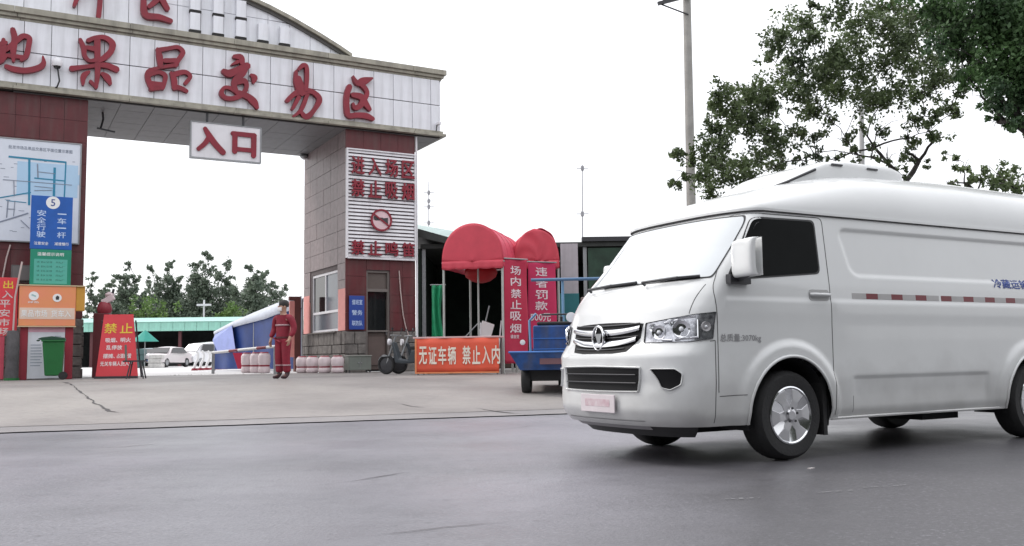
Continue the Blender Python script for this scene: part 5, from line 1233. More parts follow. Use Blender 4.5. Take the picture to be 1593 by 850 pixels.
rows = [(c, 803, 425 + i * 18.0 + (8 if i == 3 else 0) * 0, 22, 15) for i, c in enumerate('场内禁止吸烟')]
vbanner(783, 819, 403, 566, 23.35, 23.75, [(c, 802, y, 21, 14) for c, y in zip('场内禁止吸烟', (421, 438, 457, 474, 492, 511))] + [('请自觉', 801, 524, 17, 6)], 'crimson banner with six white characters at the first stall corner', REDC)
vbanner(821, 864, 408, 545, 24.2, 24.5, [(c, 842, y, 21, 14) for c, y in zip('违者罚款', (423, 441, 459, 476))] + [('500元', 841, 494, 34, 13)], 'crimson banner with a 500 penalty beside the wrinkled canopy', mat('crimson banner two', (.50, .02, .09), .7, var=.1))
# entry banner over a table
pa = at(650, 527, 23.0); pb = at(780, 526, 22.7); pl = at(650, 580, 23.0)
zt = pa.z; zg = gz(pl.x, 23) + .014
t = thing('entry_banner_table', 'low table wrapped in an orange red banner with white characters', 'table', ((pa.x + pb.x) / 2, 22.85, zg), math.atan2(-.3, pb.x - pa.x)); Wt = (pb.x - pa.x); Ht = zt - zg
mb = MB(); mb.grid(lambda u, v: Vector((-Wt / 2 + Wt * u, -.32 + .012 * math.sin(u * 22) - .03 * v * 0, .05 + (Ht - .06) * v)), 40, 6); mb.build('banner_cloth', mat('orange red banner', (.72, .10, .05), .6, var=.15, scale=1.2), t, smooth=60, solid=.008)
mb = MB(); mb.box(-Wt / 2 - .05, Wt / 2 + .02, -.33, .4, Ht - .01, Ht + .03); mb.build('table_top', mat('pinkish top', (.62, .42, .42), .6), t, bevel=.008)
for x in (-Wt / 2 + .05, Wt / 2 - .05):
    for y in (-.27, .34): mb = MB(); mb.box(x - .02, x + .02, y - .02, y + .02, 0, Ht - .01); mb.build('leg', METG, t)
mb = MB(); mb.box(-Wt / 2, -Wt / 2 + .04, -.34, -.335, .04, Ht - .02); mb.box(-Wt / 2, Wt / 2, -.342, -.336, .04, .075); mb.build('hem', mat('orange hem', (.75, .25, .10), .6), t)
x = -Wt / 2 + .12
for ch in '无证车辆 禁止入内':
    if ch == ' ': x += .12; continue
    text(ch, .3, (x + .08, -.345, Ht * .53), mat('cream print', (.78, .72, .62), .6), t, 'character', ext=.002, bold=.04, w=.20, h=.44); x += .238
# clutter inside the stall
for (px, py, Y, lab, kind) in ((757, 525, 24.2, 'white folding chair leaning inside the first stall', 0), (716, 525, 24.4, 'dark handcart with raised handle inside the first stall', 1)):
    p = at(px, 575, Y)
    t = thing('folding_chair' if kind == 0 else 'hand_cart', lab, 'chair' if kind == 0 else 'cart', (p.x, Y, .392), R(20))
    if kind == 0:
        mb = MB(); mb.obox((0, 0, 1.10), (.34, .05, .42), Matrix.Rotation(R(18), 3, 'Y')); mb.build('backrest', WPRINT, t, bevel=.01); mb = MB(); mb.box(-.2, .22, -.2, .2, .82, .86); mb.build('seat', PLW, t, bevel=.01)
        for q in (((-.2, -.18, 0), (-.15, 0, 1.3)), ((.2, -.18, 0), (.42, 0, 1.35)), ((-.2, .18, 0), (.1, .18, .85)), ((.2, .18, 0), (-.1, .18, .85))): mb = MB(); mb.tube(q, .018, 6); mb.build('leg', METW, t)
    else:
        mb = MB(); mb.box(-.5, .5, -.3, .3, .35, .4); mb.build('deck', DARKM, t); mb = MB(); mb.tube([(.4, -.2, .4), (.75, -.2, 1.75)], .018, 6); mb.tube([(-.4, 0, .4), (.55, 0, 1.35)], .015, 6); mb.build('handle', METG, t)
        for a in (-.35, .35): mb = MB(); mb.lathe([(.05, -.03), (.2, -.03), (.2, .03), (.05, .03)], 18, (a, -.33, .2), 'y'); mb.build('wheel', RUB, t, smooth=40)
        for k in range(3): mb = MB(); mb.box(-.45 + k * .3, -.2 + k * .3, -.25, .2, .41, .62 + .1 * rng.random()); mb.build('load', mat('pale load', (.40, .36, .34), .8), t, bevel=.02)
p = at(681, 470, 25); t = thing('green_sheet', 'green cloth sheet hanging on the left post of the first stall', 'cloth', (p.x - .0, 25, p.z - 1.0), 0)
mb = MB(); mb.grid(lambda u, v: Vector((-.16 + .34 * u * (1 - .3 * math.sin(v * 3)), .05 * math.sin(u * 12 + v * 2), 1.45 * v)), 14, 14); mb.build('sheet', mat('green cloth', (.01, .28, .12), .7, var=.3), t, smooth=60, solid=.01); mb = MB(); mb.tube([(-.2, 0, 1.46), (.22, 0, 1.46)], .015); mb.build('line', METG, t)
p = at(884, 460, 26); t = thing('teal_locker', 'small teal locker behind the wrinkled canopy stall', 'locker', (p.x, 26, .392), 0)
mb = MB(); mb.box(-.24, .30, 0, .5, .3, 2.15); mb.build('body', mat('teal metal', (.02, .16, .18), .5), t, bevel=.01); mb = MB(); mb.box(-.2, .26, -.02, -.001, .35, 1.4); mb.build('door', mat('teal metal 2', (.03, .20, .22), .5), t); mb = MB(); mb.box(.18, .2, -.05, -.021, 1.0, 1.15); mb.build('handle', METG, t)
mb = MB(); mb.box(-.25, .31, -.01, .5, 0, .3); mb.build('base', DARKM, t)
p = at(884, 400, 27); t = thing('white_panel_post', 'pale flat panel standing behind the wrinkled canopy', 'panel', (p.x, 27, .392), 0)
mb = MB(); mb.box(-.22, .28, 0, .08, 1.7, p.z + .0); mb.build('panel', mat('pale grey sheet', (.42, .40, .43), .6, grime=.2), t); mb = MB(); mb.box(-.2, -.14, .0, .08, 0, 1.7); mb.box(.2, .26, 0, .08, 0, 1.7); mb.build('frame', METG, t)
# dark shed behind the stalls
t = thing('market_shed', 'dark open shed with sloping roof behind the red canopies', 'shed', (-3.05, 31.0, .392), R(0))
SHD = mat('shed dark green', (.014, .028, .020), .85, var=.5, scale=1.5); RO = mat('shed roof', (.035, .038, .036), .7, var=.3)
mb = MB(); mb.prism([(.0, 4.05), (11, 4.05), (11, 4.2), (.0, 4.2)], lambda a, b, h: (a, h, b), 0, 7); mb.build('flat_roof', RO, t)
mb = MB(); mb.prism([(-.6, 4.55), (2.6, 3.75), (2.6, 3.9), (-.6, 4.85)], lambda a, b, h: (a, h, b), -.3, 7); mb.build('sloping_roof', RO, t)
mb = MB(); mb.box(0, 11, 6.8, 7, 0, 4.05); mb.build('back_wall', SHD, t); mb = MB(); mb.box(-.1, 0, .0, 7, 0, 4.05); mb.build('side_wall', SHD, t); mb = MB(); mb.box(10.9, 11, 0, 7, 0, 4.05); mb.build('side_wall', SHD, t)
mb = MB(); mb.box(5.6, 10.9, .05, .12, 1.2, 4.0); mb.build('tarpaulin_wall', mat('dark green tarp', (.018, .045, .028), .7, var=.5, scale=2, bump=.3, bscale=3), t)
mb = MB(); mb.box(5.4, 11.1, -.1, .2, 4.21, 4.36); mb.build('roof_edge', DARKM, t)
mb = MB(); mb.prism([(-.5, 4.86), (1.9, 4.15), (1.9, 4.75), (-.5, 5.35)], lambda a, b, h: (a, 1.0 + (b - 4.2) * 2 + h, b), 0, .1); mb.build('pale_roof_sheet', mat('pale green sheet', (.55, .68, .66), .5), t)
for x in (.1, 3.2, 5.5, 8.2): mb = MB(); mb.box(x - .06, x + .06, .1, .22, 0, 4.05); mb.build('post', METG, t)
for k in range(5):
    mb = MB(); h = .8 + .7 * rng.random(); mb.box(.3 + k * .95, 1.1 + k * .95, 1.5 + rng.random(), 2.6, 0.002, h); mb.build('crate_stack', mat('crate brown %d' % (k % 3), ((.06, .05, .04), (.04, .045, .05), (.09, .06, .045))[k % 3], .8, var=.4), t, bevel=.02)

# ---------------------------------------------------------------- scooter by the guard room
def scooter(loc, rz):
    t = thing('parked_scooter', 'dark scooter with pale headlamp parked nearest the entry banner', 'scooter', loc, rz)
    for x in (-.62, .62):
        mb = MB(); mb.lathe([(.19, -.04), (.23, -.045), (.26, 0), (.23, .045), (.19, .04)], 24, (x, 0, .26), 'y', closed=True); w_ = mb.build('wheel', RUB, t, smooth=50)
        mb = MB(); mb.lathe([(.02, -.03), (.185, -.015), (.185, .015), (.02, .03)], 16, (x, 0, .26), 'y'); mb.build('rim', DARKM, w_)
    mb = MB(); mb.prism([(-.75, .45), (-.35, .30), (.10, .27), (.32, .30), (.42, .82), (.36, .86), (.20, .40), (-.05, .38), (-.15, .62), (-.75, .66)], lambda a, b, h: (a, h, b), -.11, .11); mb.build('body', mat('scooter dark', (.04, .05, .06), .35), t, bevel=.03)
    mb = MB(); mb.prism([(-.72, .67), (-.10, .64), (-.12, .72), (-.70, .76)], lambda a, b, h: (a, h, b), -.12, .12); mb.build('seat', RUB, t, bevel=.02)
    mb = MB(); mb.tube([(.62, 0, .26), (.42, 0, .80), (.34, 0, 1.0)], .03, 8); mb.tube([(.34, -.30, 1.02), (.34, .3, 1.02)], .018, 6); mb.build('handlebar', METG, t)
    mb = MB(); mb.lathe([(.03, 0), (.08, .02), (.09, .08)], 14, (.47, 0, .85), 'x'); mb.build('headlight', METW, t)
    mb = MB(); mb.prism([(.50, .48), (.78, .46), (.84, .36), (.70, .52)], lambda a, b, h: (a, h, b), -.06, .06); mb.build('mudguard', METG, t)
    for s_ in (-1, 1): mb = MB(); mb.tube([(.34, s_ * .22, 1.02), (.30, s_ * .27, 1.16)], .008, 5); mb.obox((.30, s_ * .28, 1.19), (.02, .09, .06)); mb.build('mirror', DARKM, t)
p = at(634, 578, 24.6); scooter((p.x, 24.6, gz(p.x, 24.6) + .014), R(160))
sc2 = copy_tree([o for o in C.objects if o.name == 'parked_scooter'][0]); sc2.location = (p.x + .25, 25.5, gz(p.x, 25.5) + .014); sc2.rotation_euler = (0, 0, R(205)); sc2['label'] = 'second dark scooter parked behind the nearer one beside the guard room wall'
for o in C.objects:
    if o.name.startswith('parked_scooter'): o['group'] = 'scooters parked by the guard room'
# ---------------------------------------------------------------- blue cargo tricycle
CARGOB = mat('cargo blue', (.012, .07, .25), .45, var=.45, scale=5, grime=.5); Yt = 16.3; pw = at(820, 611, Yt); zt_ = gz(pw.x, Yt) + .014
t = thing('cargo_tricycle', 'blue cargo tricycle seen from behind, half hidden by the van nose', 'tricycle', (pw.x + .55, Yt + .3, zt_), R(-6))
k = Yt / FPX
for (x, y, r_) in ((-.55, 0, .26), (.55, 0, .26), (0, 1.75, .25)):
    mb = MB(); mb.lathe([(r_ * .6, -.07), (r_ * .9, -.08), (r_, -.04), (r_, .04), (r_ * .9, .08), (r_ * .6, .07)], 28, (x, y, r_), 'x' if True else 'y', closed=True)
    w_ = mb.build('wheel', RUB, t, smooth=40); mb = MB(); mb.lathe([(.02, -.05), (r_ * .6, -.03), (r_ * .6, .03), (.02, .05)], 18, (x, y, r_), 'x'); mb.build('rim', METG, w_)
mb = MB()
def bed(u0, z_, y0, y1): return [(-u0, y0, z_), (u0, y0, z_), (u0, y1, z_), (-u0, y1, z_)]
mb.v = bed(.62, .42, -.45, 1.05) + bed(.80, .72, -.55, 1.10) + bed(.77, .70, -.52, 1.07) + bed(.60, .45, -.43, 1.03)
for a in (0, 4, 8):
    for i in range(4): j = (i + 1) % 4; mb.face((a + i, a + j, a + 4 + j, a + 4 + i))
mb.face((0, 3, 2, 1)); mb.face((12, 13, 14, 15)); mb.build('cargo_bed', CARGOB, t)
mb = MB(); mb.tube([(-.8, -.56, .73), (.8, -.56, .73), (.8, 1.1, .73), (-.8, 1.1, .73), (-.8, -.56, .73)], .018, 6); mb.build('bed_rim', mat('blue rim', (.05, .16, .45), .4), t)
mb = MB(); mb.obox((0, -.525, .575), (.55, .01, .12), Matrix.Rotation(R(-18), 3, 'X')); mb.build('tail_plate', mat('red brown plate', (.12, .05, .06), .6), t)
mb = MB(); mb.box(-.52, .62, 1.12, 1.5, .45, 1.24); mb.build('seat_box', CARGOB, t, bevel=.03); 
mb = MB(); mb.box(-.53, .63, 1.105, 1.119, .98, 1.0); mb.box(-.53, .63, 1.105, 1.119, .78, .80); mb.build('seat_box_rib', mat('blue rim', (.05, .16, .45)), t)
mb = MB(); mb.box(-.45, .55, 1.15, 1.48, 1.241, 1.31); mb.build('seat', RUB, t, bevel=.03)
mb = MB(); mb.tube([(-.56, 1.10, .45), (-.58, 1.06, 1.33), (-.45, 1.02, 1.46)], .022, 8); mb.tube([(.66, 1.10, .45), (.66, 1.06, 1.42)], .022, 8); mb.build('side_rail', mat('light blue rail', (.15, .30, .48), .5), t, smooth=50)
mb = MB(); mb.lathe([(.02, -.02), (.09, -.015), (.095, .03), (.03, .06)], 20, (.21, 1.0, 1.38), 'y'); mb.build('round_lamp', mat('lamp white', (.8, .8, .8), .25), t, smooth=60)
mb = MB(); mb.lathe([(.02, -.02), (.05, -.015), (.05, .02)], 14, (-.70, .9, .92), 'y'); mb.build('side_lamp', PLW, t)
mb = MB(); mb.tube([(0, 1.75, .25), (0, 1.62, .9), (0, 1.55, 1.42)], .03, 8); mb.tube([(-.38, 1.5, 1.46), (.38, 1.5, 1.46)], .018, 6); mb.build('handlebar', DARKM, t)
mb = MB(); mb.box(-.5, .5, -.2, 1.7, .24, .41); mb.tube([(-.55, 0, .26), (.55, 0, .26)], .04, 8); mb.build('chassis', RUB, t)
for s_ in (1,): mb = MB(); mb.box(s_ * .55 - .1, s_ * .55 + .1, -.38, -.36, .12, .42); mb.build('mud_flap', RUB, t)
mb = MB(); mb.obox((.52, 1.42, 1.55), (.26, .05, .46)); mb.build('tool_bag', mat('brown bag', (.18, .14, .13), .8), t, bevel=.04)
# blue height-limit bar
p0, p1 = at(826, 436, 20), at(935, 436, 20)
t = thing('height_bar', 'horizontal blue pipe on posts passing behind the van windscreen', 'bar', (p0.x, 20, .3), 0)
mb = MB(); mb.tube([(0, 0, p0.z - .3), (2.6, 0, p0.z - .3 + .02)], .035, 10); mb.build('crossbar', mat('grey blue pipe', (.09, .18, .32), .5), t, smooth=50)
for x in (.68, 2.55): mb = MB(); mb.tube([(x, .05, 0), (x, .05, p0.z - .3)], .03, 8); mb.build('post', mat('light blue rail', (.15, .30, .48)), t)

# ---------------------------------------------------------------- utility pole, masts
p0 = at(1080, 560, 22); ptop = at(1068, -30, 22)
t = thing('utility_pole', 'tall grey concrete utility pole with a crossarm rising behind the van', 'utility pole', (p0.x, 22, .392), 0)
top = Vector((ptop.x - p0.x, 0, ptop.z - .392)); mb = MB(); mb.tube([(0, 0, 0), top * .5, top], [.125, .11, .095], 16); mb.build('shaft', CONC, t, smooth=50)
pc_ = at(1062, 2, 22); cz = pc_.z - .392
mb = MB(); mb.obox((top.x - .28, -.15, cz), (.95, .07, .08), Matrix.Rotation(R(-14), 3, 'Y')); mb.build('crossarm', DARKM, t)
for x in (-.6, -.3): mb = MB(); mb.lathe([(.03, 0), (.05, .04), (.03, .08), (.045, .12), (.02, .15)], 10, (top.x + x + .02, -.15, cz + .05 + (x + .28) * .25)); mb.build('insulator', mat('brown ceramic', (.10, .05, .04), .2), t)
mb = MB(); mb.tube([(top.x - .65, -.12, cz - .12), (top.x, -.1, cz - .38)], .018, 6); mb.build('brace', DARKM, t)
p0 = at(1345, 560, 26); ptop = at(1340, 168, 26)
t = thing('street_pole', 'thinner grey pole seen through the branches of the large tree', 'pole', (p0.x, 26, .392), 0)
mb = MB(); mb.tube([(0, 0, 0), (ptop.x - p0.x, 0, ptop.z - .392)], [.09, .065], 12); mb.build('shaft', mat('galvanised', (.38, .38, .38), .5), t, smooth=50); mb = MB(); mb.lathe([(.09, 0), (.03, .08)], 10, (ptop.x - p0.x, 0, ptop.z - .392)); mb.build('cap', METG, t)
def mast(px, pt_, pb_, Y, lab, knots):
    p0 = at(px + .5, 560, Y); a = at(px, pt_, Y); b = at(px + 2, pb_, Y); t = thing('antenna_mast', lab, 'antenna', (p0.x, Y, .392), 0, 'thin masts above the market roofs')
    mb = MB(); mb.tube([(0, 0, 0), (a.x - p0.x, 0, a.z - .392)], [.05, .022], 6); mb.build('mast', mat('mast grey', (.25, .25, .27), .6), t)
    for kz in knots: q = at(px, kz, Y); mb = MB(); mb.tube([(q.x - p0.x - .32, 0, q.z - .392), (q.x - p0.x + .34, 0, q.z - .392)], .022, 5); mb.lathe([(.02, -.18), (.09, -.1), (.09, .1), (.02, .18)], 8, (q.x - p0.x, 0, q.z - .392)); mb.build('element', mat('mast grey', (.25, .25, .27)), t)
mast(667, 283, 360, 60, 'thin antenna mast with four crosspieces above the shed roof left of canopy', (300, 313, 322, 347)); mast(906, 258, 370, 50, 'bare thin mast above the dark shed left of the van', (262, 333))

# ---------------------------------------------------------------- the guard in red
def skinmesh(name, nodes, edges, root, m, parent, sub=2, flat=None):
    "nodes: name -> (pos, rx, ry); one continuous surface grown on joints"
    me = bpy.data.meshes.new(name); keys = list(nodes); idx = {k: i for i, k in enumerate(keys)}
    me.from_pydata([nodes[k][0] for k in keys], [(idx[a], idx[b]) for a, b in edges], []); o = bpy.data.objects.new(name, me); C.objects.link(o)
    md = o.modifiers.new('skin', 'SKIN'); md.use_smooth_shade = True; md.branch_smoothing = .3
    for k in keys:
        v = me.skin_vertices[0].data[idx[k]]; v.radius = (nodes[k][1], nodes[k][2] if len(nodes[k]) > 2 else nodes[k][1]); v.use_root = (k == root)
    s_ = o.modifiers.new('sub', 'SUBSURF'); s_.levels = s_.render_levels = sub
    me2 = bpy.data.meshes.new_from_object(o.evaluated_get(bpy.context.evaluated_depsgraph_get())); bpy.data.objects.remove(o)
    me2.materials.clear(); me2.materials.append(m); me2.polygons.foreach_set('use_smooth', [True] * len(me2.polygons))
    o = bpy.data.objects.new(name, me2); C.objects.link(o); o.parent = parent; return o
pf = at(440, 590, 20.9)
gd = thing('person', 'person in a red work suit with dark hair and pale mask standing in the entrance', 'person', (pf.x, 20.9, gz(pf.x, 20.9) + .014), R(-32)); gd.scale = (1.13, 1.1, 1.0)
SK = mat('skin', (.42, .24, .17), .5, var=.1); SUIT = mat('crimson suit', (.23, .008, .026), .7, var=.3, scale=7, bump=.4, bscale=9); BOOT = mat('dark boots', (.035, .008, .012), .5); HAIR = mat('dark hair', (.015, .012, .012), .6)
# local frame: x to the person's left as seen by camera right, -y forward
N = {'pel': ((0, 0, .93), .13, .11), 'ab': ((0, -.005, 1.06), .125, .10), 'ch': ((0, 0, 1.25), .15, .11), 'nk': ((0, .01, 1.42), .06, .06), 'hd0': ((0, -.005, 1.50), .058, .062), 'hd1': ((0, -.015, 1.585), .075, .09), 'hd2': ((0, -.008, 1.66), .068, .082)}
E_ = [('pel', 'ab'), ('ab', 'ch'), ('ch', 'nk'), ('nk', 'hd0'), ('hd0', 'hd1'), ('hd1', 'hd2')]
for s_, nm in ((-1, 'a'), (1, 'b')):
    el = (s_ * .27, .03, 1.12); wr = (s_ * .25, -.07, .90) if s_ > 0 else (s_ * .29, -.05, .88)
    N.update({nm + 'sh': ((s_ * .185, 0, 1.375), .06, .06), nm + 'el': (el, .045, .045), nm + 'wr': (wr, .028, .032), nm + 'pm': ((wr[0] - s_ * .005, wr[1] - .02, wr[2] - .07), .022, .038),
              nm + 'hp': ((s_ * .085, 0, .88), .09, .09), nm + 'kn': ((s_ * .095, -.02, .49), .062, .065), nm + 'an': ((s_ * .10, .02, .09), .042, .045), nm + 'to': ((s_ * .115, -.10, .035), .036, .03)})
    E_ += [('ch', nm + 'sh'), (nm + 'sh', nm + 'el'), (nm + 'el', nm + 'wr'), (nm + 'wr', nm + 'pm'), ('pel', nm + 'hp'), (nm + 'hp', nm + 'kn'), (nm + 'kn', nm + 'an'), (nm + 'an', nm + 'to')]
    pm_ = Vector(N[nm + 'pm'][0])
    for q, (dx, L_) in enumerate(((-.027, .068), (-.009, .076), (.009, .072), (.026, .058))):
        a = pm_ + Vector((0, dx, -.035)); b_ = a + Vector((-s_ * .008, -.004, -L_ * .5)); c = b_ + Vector((-s_ * .022, -.004, -L_ * .42))
        N.update({f'{nm}f{q}a': (tuple(a), .0095), f'{nm}f{q}b': (tuple(b_), .009), f'{nm}f{q}c': (tuple(c), .0075)}); E_ += [(nm + 'pm', f'{nm}f{q}a'), (f'{nm}f{q}a', f'{nm}f{q}b'), (f'{nm}f{q}b', f'{nm}f{q}c')]
    a = pm_ + Vector((-s_ * .012, -.036, .012)); b_ = a + Vector((-s_ * .012, -.024, -.032)); N.update({nm + 't0': (tuple(a), .011), nm + 't1': (tuple(b_), .009)}); E_ += [(nm + 'pm', nm + 't0'), (nm + 't0', nm + 't1')]
skinmesh('body', N, E_, 'pel', SK, gd)
J = {'w': ((0, 0, .80), .165, .135), 'w2': ((0, 0, .93), .162, .132), 'ab': ((0, -.01, 1.02), .155, .125), 'ch': ((0, 0, 1.25), .18, .135), 'up': ((0, .01, 1.38), .11, .09), 'co': ((0, .01, 1.445), .072, .07)}
JE = [('w', 'w2'), ('w2', 'ab'), ('ab', 'ch'), ('ch', 'up'), ('up', 'co')]
for s_, nm in ((-1, 'a'), (1, 'b')):
    J.update({nm + 's': ((s_ * .195, 0, 1.365), .082, .08), nm + 'm': ((s_ * .24, .02, 1.24), .070, .07), nm + 'e': ((s_ * .275, .03, 1.11), .062, .062), nm + 'f': ((s_ * .275, -.02, 1.0), .056, .056), nm + 'w': ((s_ * (.25 if s_ > 0 else .288), -.065, .915), .046, .046)})
    JE += [('up', nm + 's'), (nm + 's', nm + 'm'), (nm + 'm', nm + 'e'), (nm + 'e', nm + 'f'), (nm + 'f', nm + 'w')]
jk = skinmesh('jacket', J, JE, 'ch', SUIT, gd)
T = {'w': ((0, 0, .98), .145, .12)}; TE = []
for s_, nm in ((-1, 'a'), (1, 'b')):
    T.update({nm + 'h': ((s_ * .088, 0, .82), .108, .11), nm + 'k': ((s_ * .098, -.02, .50), .083, .085), nm + 'c': ((s_ * .102, .0, .30), .080, .082), nm + 'a': ((s_ * .104, .015, .13), .078, .085)}); TE += [('w', nm + 'h'), (nm + 'h', nm + 'k'), (nm + 'k', nm + 'c'), (nm + 'c', nm + 'a')]
skinmesh('trousers', T, TE, 'w', SUIT, gd)
for s_ in (-1, 1):
    skinmesh('boot', {'l': ((s_ * .104, .02, .17), .055, .06), 'h': ((s_ * .104, .025, .06), .05, .06), 'm': ((s_ * .108, -.06, .045), .048, .042), 't': ((s_ * .115, -.15, .035), .042, .032)}, [('l', 'h'), ('h', 'm'), ('m', 't')], 'h', BOOT, gd)
RF = mat('reflective tape', (.38, .24, .26), .5)
def hoop(z, rx, ry, cx=0, cy=0, h=.035, name='reflective_band', tilt=0):
    mb = MB(); mb.grid(lambda u, v: Vector((cx + rx * math.cos(u * 2 * PI), cy + ry * math.sin(u * 2 * PI), z + h * (v - .5) + tilt * math.cos(u * 2 * PI))), 28, 1); return mb.build(name, RF, gd, smooth=60, solid=.004)
hoop(1.19, .172, .128, 0, -.002); 
for s_ in (-1, 1): hoop(.30, .084, .084, s_ * .102, .0, .03)
mb = MB(); mb.grid(lambda u, v: Vector((.165 * math.cos(u * 2 * PI), .135 * math.sin(u * 2 * PI), .90 + .035 * v)), 28, 1); mb.build('belt', mat('dark belt', (.08, .01, .015), .5), gd, solid=.006)
# hat, hair, mask, eyes, ears
HQ = Matrix.Rotation(R(-28), 4, 'Z')
hb = MB(); hb.lathe([(.088, 1.60), (.096, 1.66), (.088, 1.72), (.05, 1.755), (.005, 1.765)], 24); hb.xf(Matrix.Translation((0, .012, 0)) @ Matrix.Diagonal((.92, 1.08, 1, 1))); hb.xf(HQ); hb.build('hair', HAIR, gd, smooth=60)
mb = MB(); mb.grid(lambda u, v: Vector((math.sin((u - .5) * 2.3) * .080, -.018 - .093 * math.cos((u - .5) * 2.3) * (1 - .06 * (2 * v - 1) ** 2), 1.505 + .085 * v)), 16, 8); mb.xf(HQ); mb.build('face_mask', mat('pale mask', (.72, .70, .72), .6), gd, smooth=60, solid=.006)
for s_ in (-1, 1):
    mb = MB(); mb.lathe([(.004, -.006), (.011, -.003), (.012, .004), (.004, .008)], 10, (s_ * .031, -.098, 1.618), 'y'); mb.xf(HQ); mb.build('eye', DARKM, gd, smooth=60)
    mb = MB(); mb.lathe([(.008, -.008), (.022, -.004), (.024, .004), (.010, .008)], 12, (s_ * .082, .0, 1.60), 'x'); mb.xf(HQ); mb.build('ear', SK, gd, smooth=60)
mb = MB(); mb.prism([(-.012, 1.585), (.012, 1.585), (.005, 1.625), (-.005, 1.625)], lambda a, b, h: (a, h - .2 * max(0, 1.62 - b), b), -.108, -.085); mb.xf(HQ); mb.build('nose', SK, gd, bevel=.003)

# ---------------------------------------------------------------- trees
def leafmat(name, a, b):
    m = bpy.data.materials.new(name); m.use_nodes = True; n = m.node_tree.nodes; L = m.node_tree.links; p = n['Principled BSDF']
    tc = n.new('ShaderNodeTexCoord'); t1 = n.new('ShaderNodeTexNoise'); t1.inputs['Scale'].default_value = 1.1; t1.inputs['Detail'].default_value = 3; L.new(tc.outputs['Object'], t1.inputs['Vector'])
    t2 = n.new('ShaderNodeTexNoise'); t2.inputs['Scale'].default_value = 14; L.new(tc.outputs['Object'], t2.inputs['Vector'])
    ad = n.new('ShaderNodeMath'); ad.operation = 'MULTIPLY_ADD'; ad.inputs[1].default_value = .6; L.new(t2.outputs['Fac'], ad.inputs[0]); L.new(t1.outputs['Fac'], ad.inputs[2])
    r = n.new('ShaderNodeValToRGB'); r.color_ramp.elements[0].position = .55; r.color_ramp.elements[1].position = 1.0; r.color_ramp.elements[0].color = (*a, 1); r.color_ramp.elements[1].color = (*b, 1)
    L.new(ad.outputs[0], r.inputs['Fac']); L.new(r.outputs[0], p.inputs['Base Color']); p.inputs['Roughness'].default_value = .55
    tr = n.new('ShaderNodeBsdfTranslucent'); L.new(r.outputs[0], tr.inputs['Color']); mx = n.new('ShaderNodeMixShader'); mx.inputs[0].default_value = .25; L.new(p.outputs[0], mx.inputs[1]); L.new(tr.outputs[0], mx.inputs[2]); L.new(mx.outputs[0], n['Material Output'].inputs['Surface'])
    return m
def leaves(name, clumps, leaf, m, parent, origin, dens=1.0, aspect=.55, droop=.2):
    "folded little leaves scattered in clumps (x,y,z,r,count)"
    O = np.array(origin); P = []
    for (x, y, z, r, n) in clumps:
        n = int(n * dens)
        sub = rng.normal(size=(max(2, n // 26), 3)) * r * .55; k = rng.integers(0, len(sub), n)
        p = sub[k] + rng.normal(size=(n, 3)) * r * .24; P.append(p + np.array((x, y, z)) - O)
    P = np.concatenate(P); n = len(P)
    d = rng.normal(size=(n, 3)); d[:, 2] -= droop; d /= np.linalg.norm(d, axis=1)[:, None]; e = np.cross(d, rng.normal(size=(n, 3))); e /= np.linalg.norm(e, axis=1)[:, None]; f = np.cross(d, e)
    s_ = leaf * rng.uniform(.6, 1.35, (n, 1)); w_ = s_ * aspect
    V = np.stack([P - d * s_ * .5, P + e * w_ * .5 + f * w_ * .12, P + d * s_ * .5, P - e * w_ * .5 + f * w_ * .12], 1).reshape(-1, 3).astype(np.float32)
    me = bpy.data.meshes.new(name); me.vertices.add(len(V)); me.vertices.foreach_set('co', V.ravel())
    me.loops.add(n * 4); me.loops.foreach_set('vertex_index', np.arange(n * 4, dtype=np.int32)); me.polygons.add(n); me.polygons.foreach_set('loop_start', np.arange(0, n * 4, 4, dtype=np.int32)); me.polygons.foreach_set('loop_total', np.full(n, 4, dtype=np.int32))
    me.materials.append(m); me.update(calc_edges=True)
    o = bpy.data.objects.new(name, me); C.objects.link(o); o.parent = parent; return o
BARK = mat('bark', (.075, .062, .052), .9, var=.4, bump=.5, bscale=20); BARK2 = mat('bark dark', (.035, .03, .028), .9)
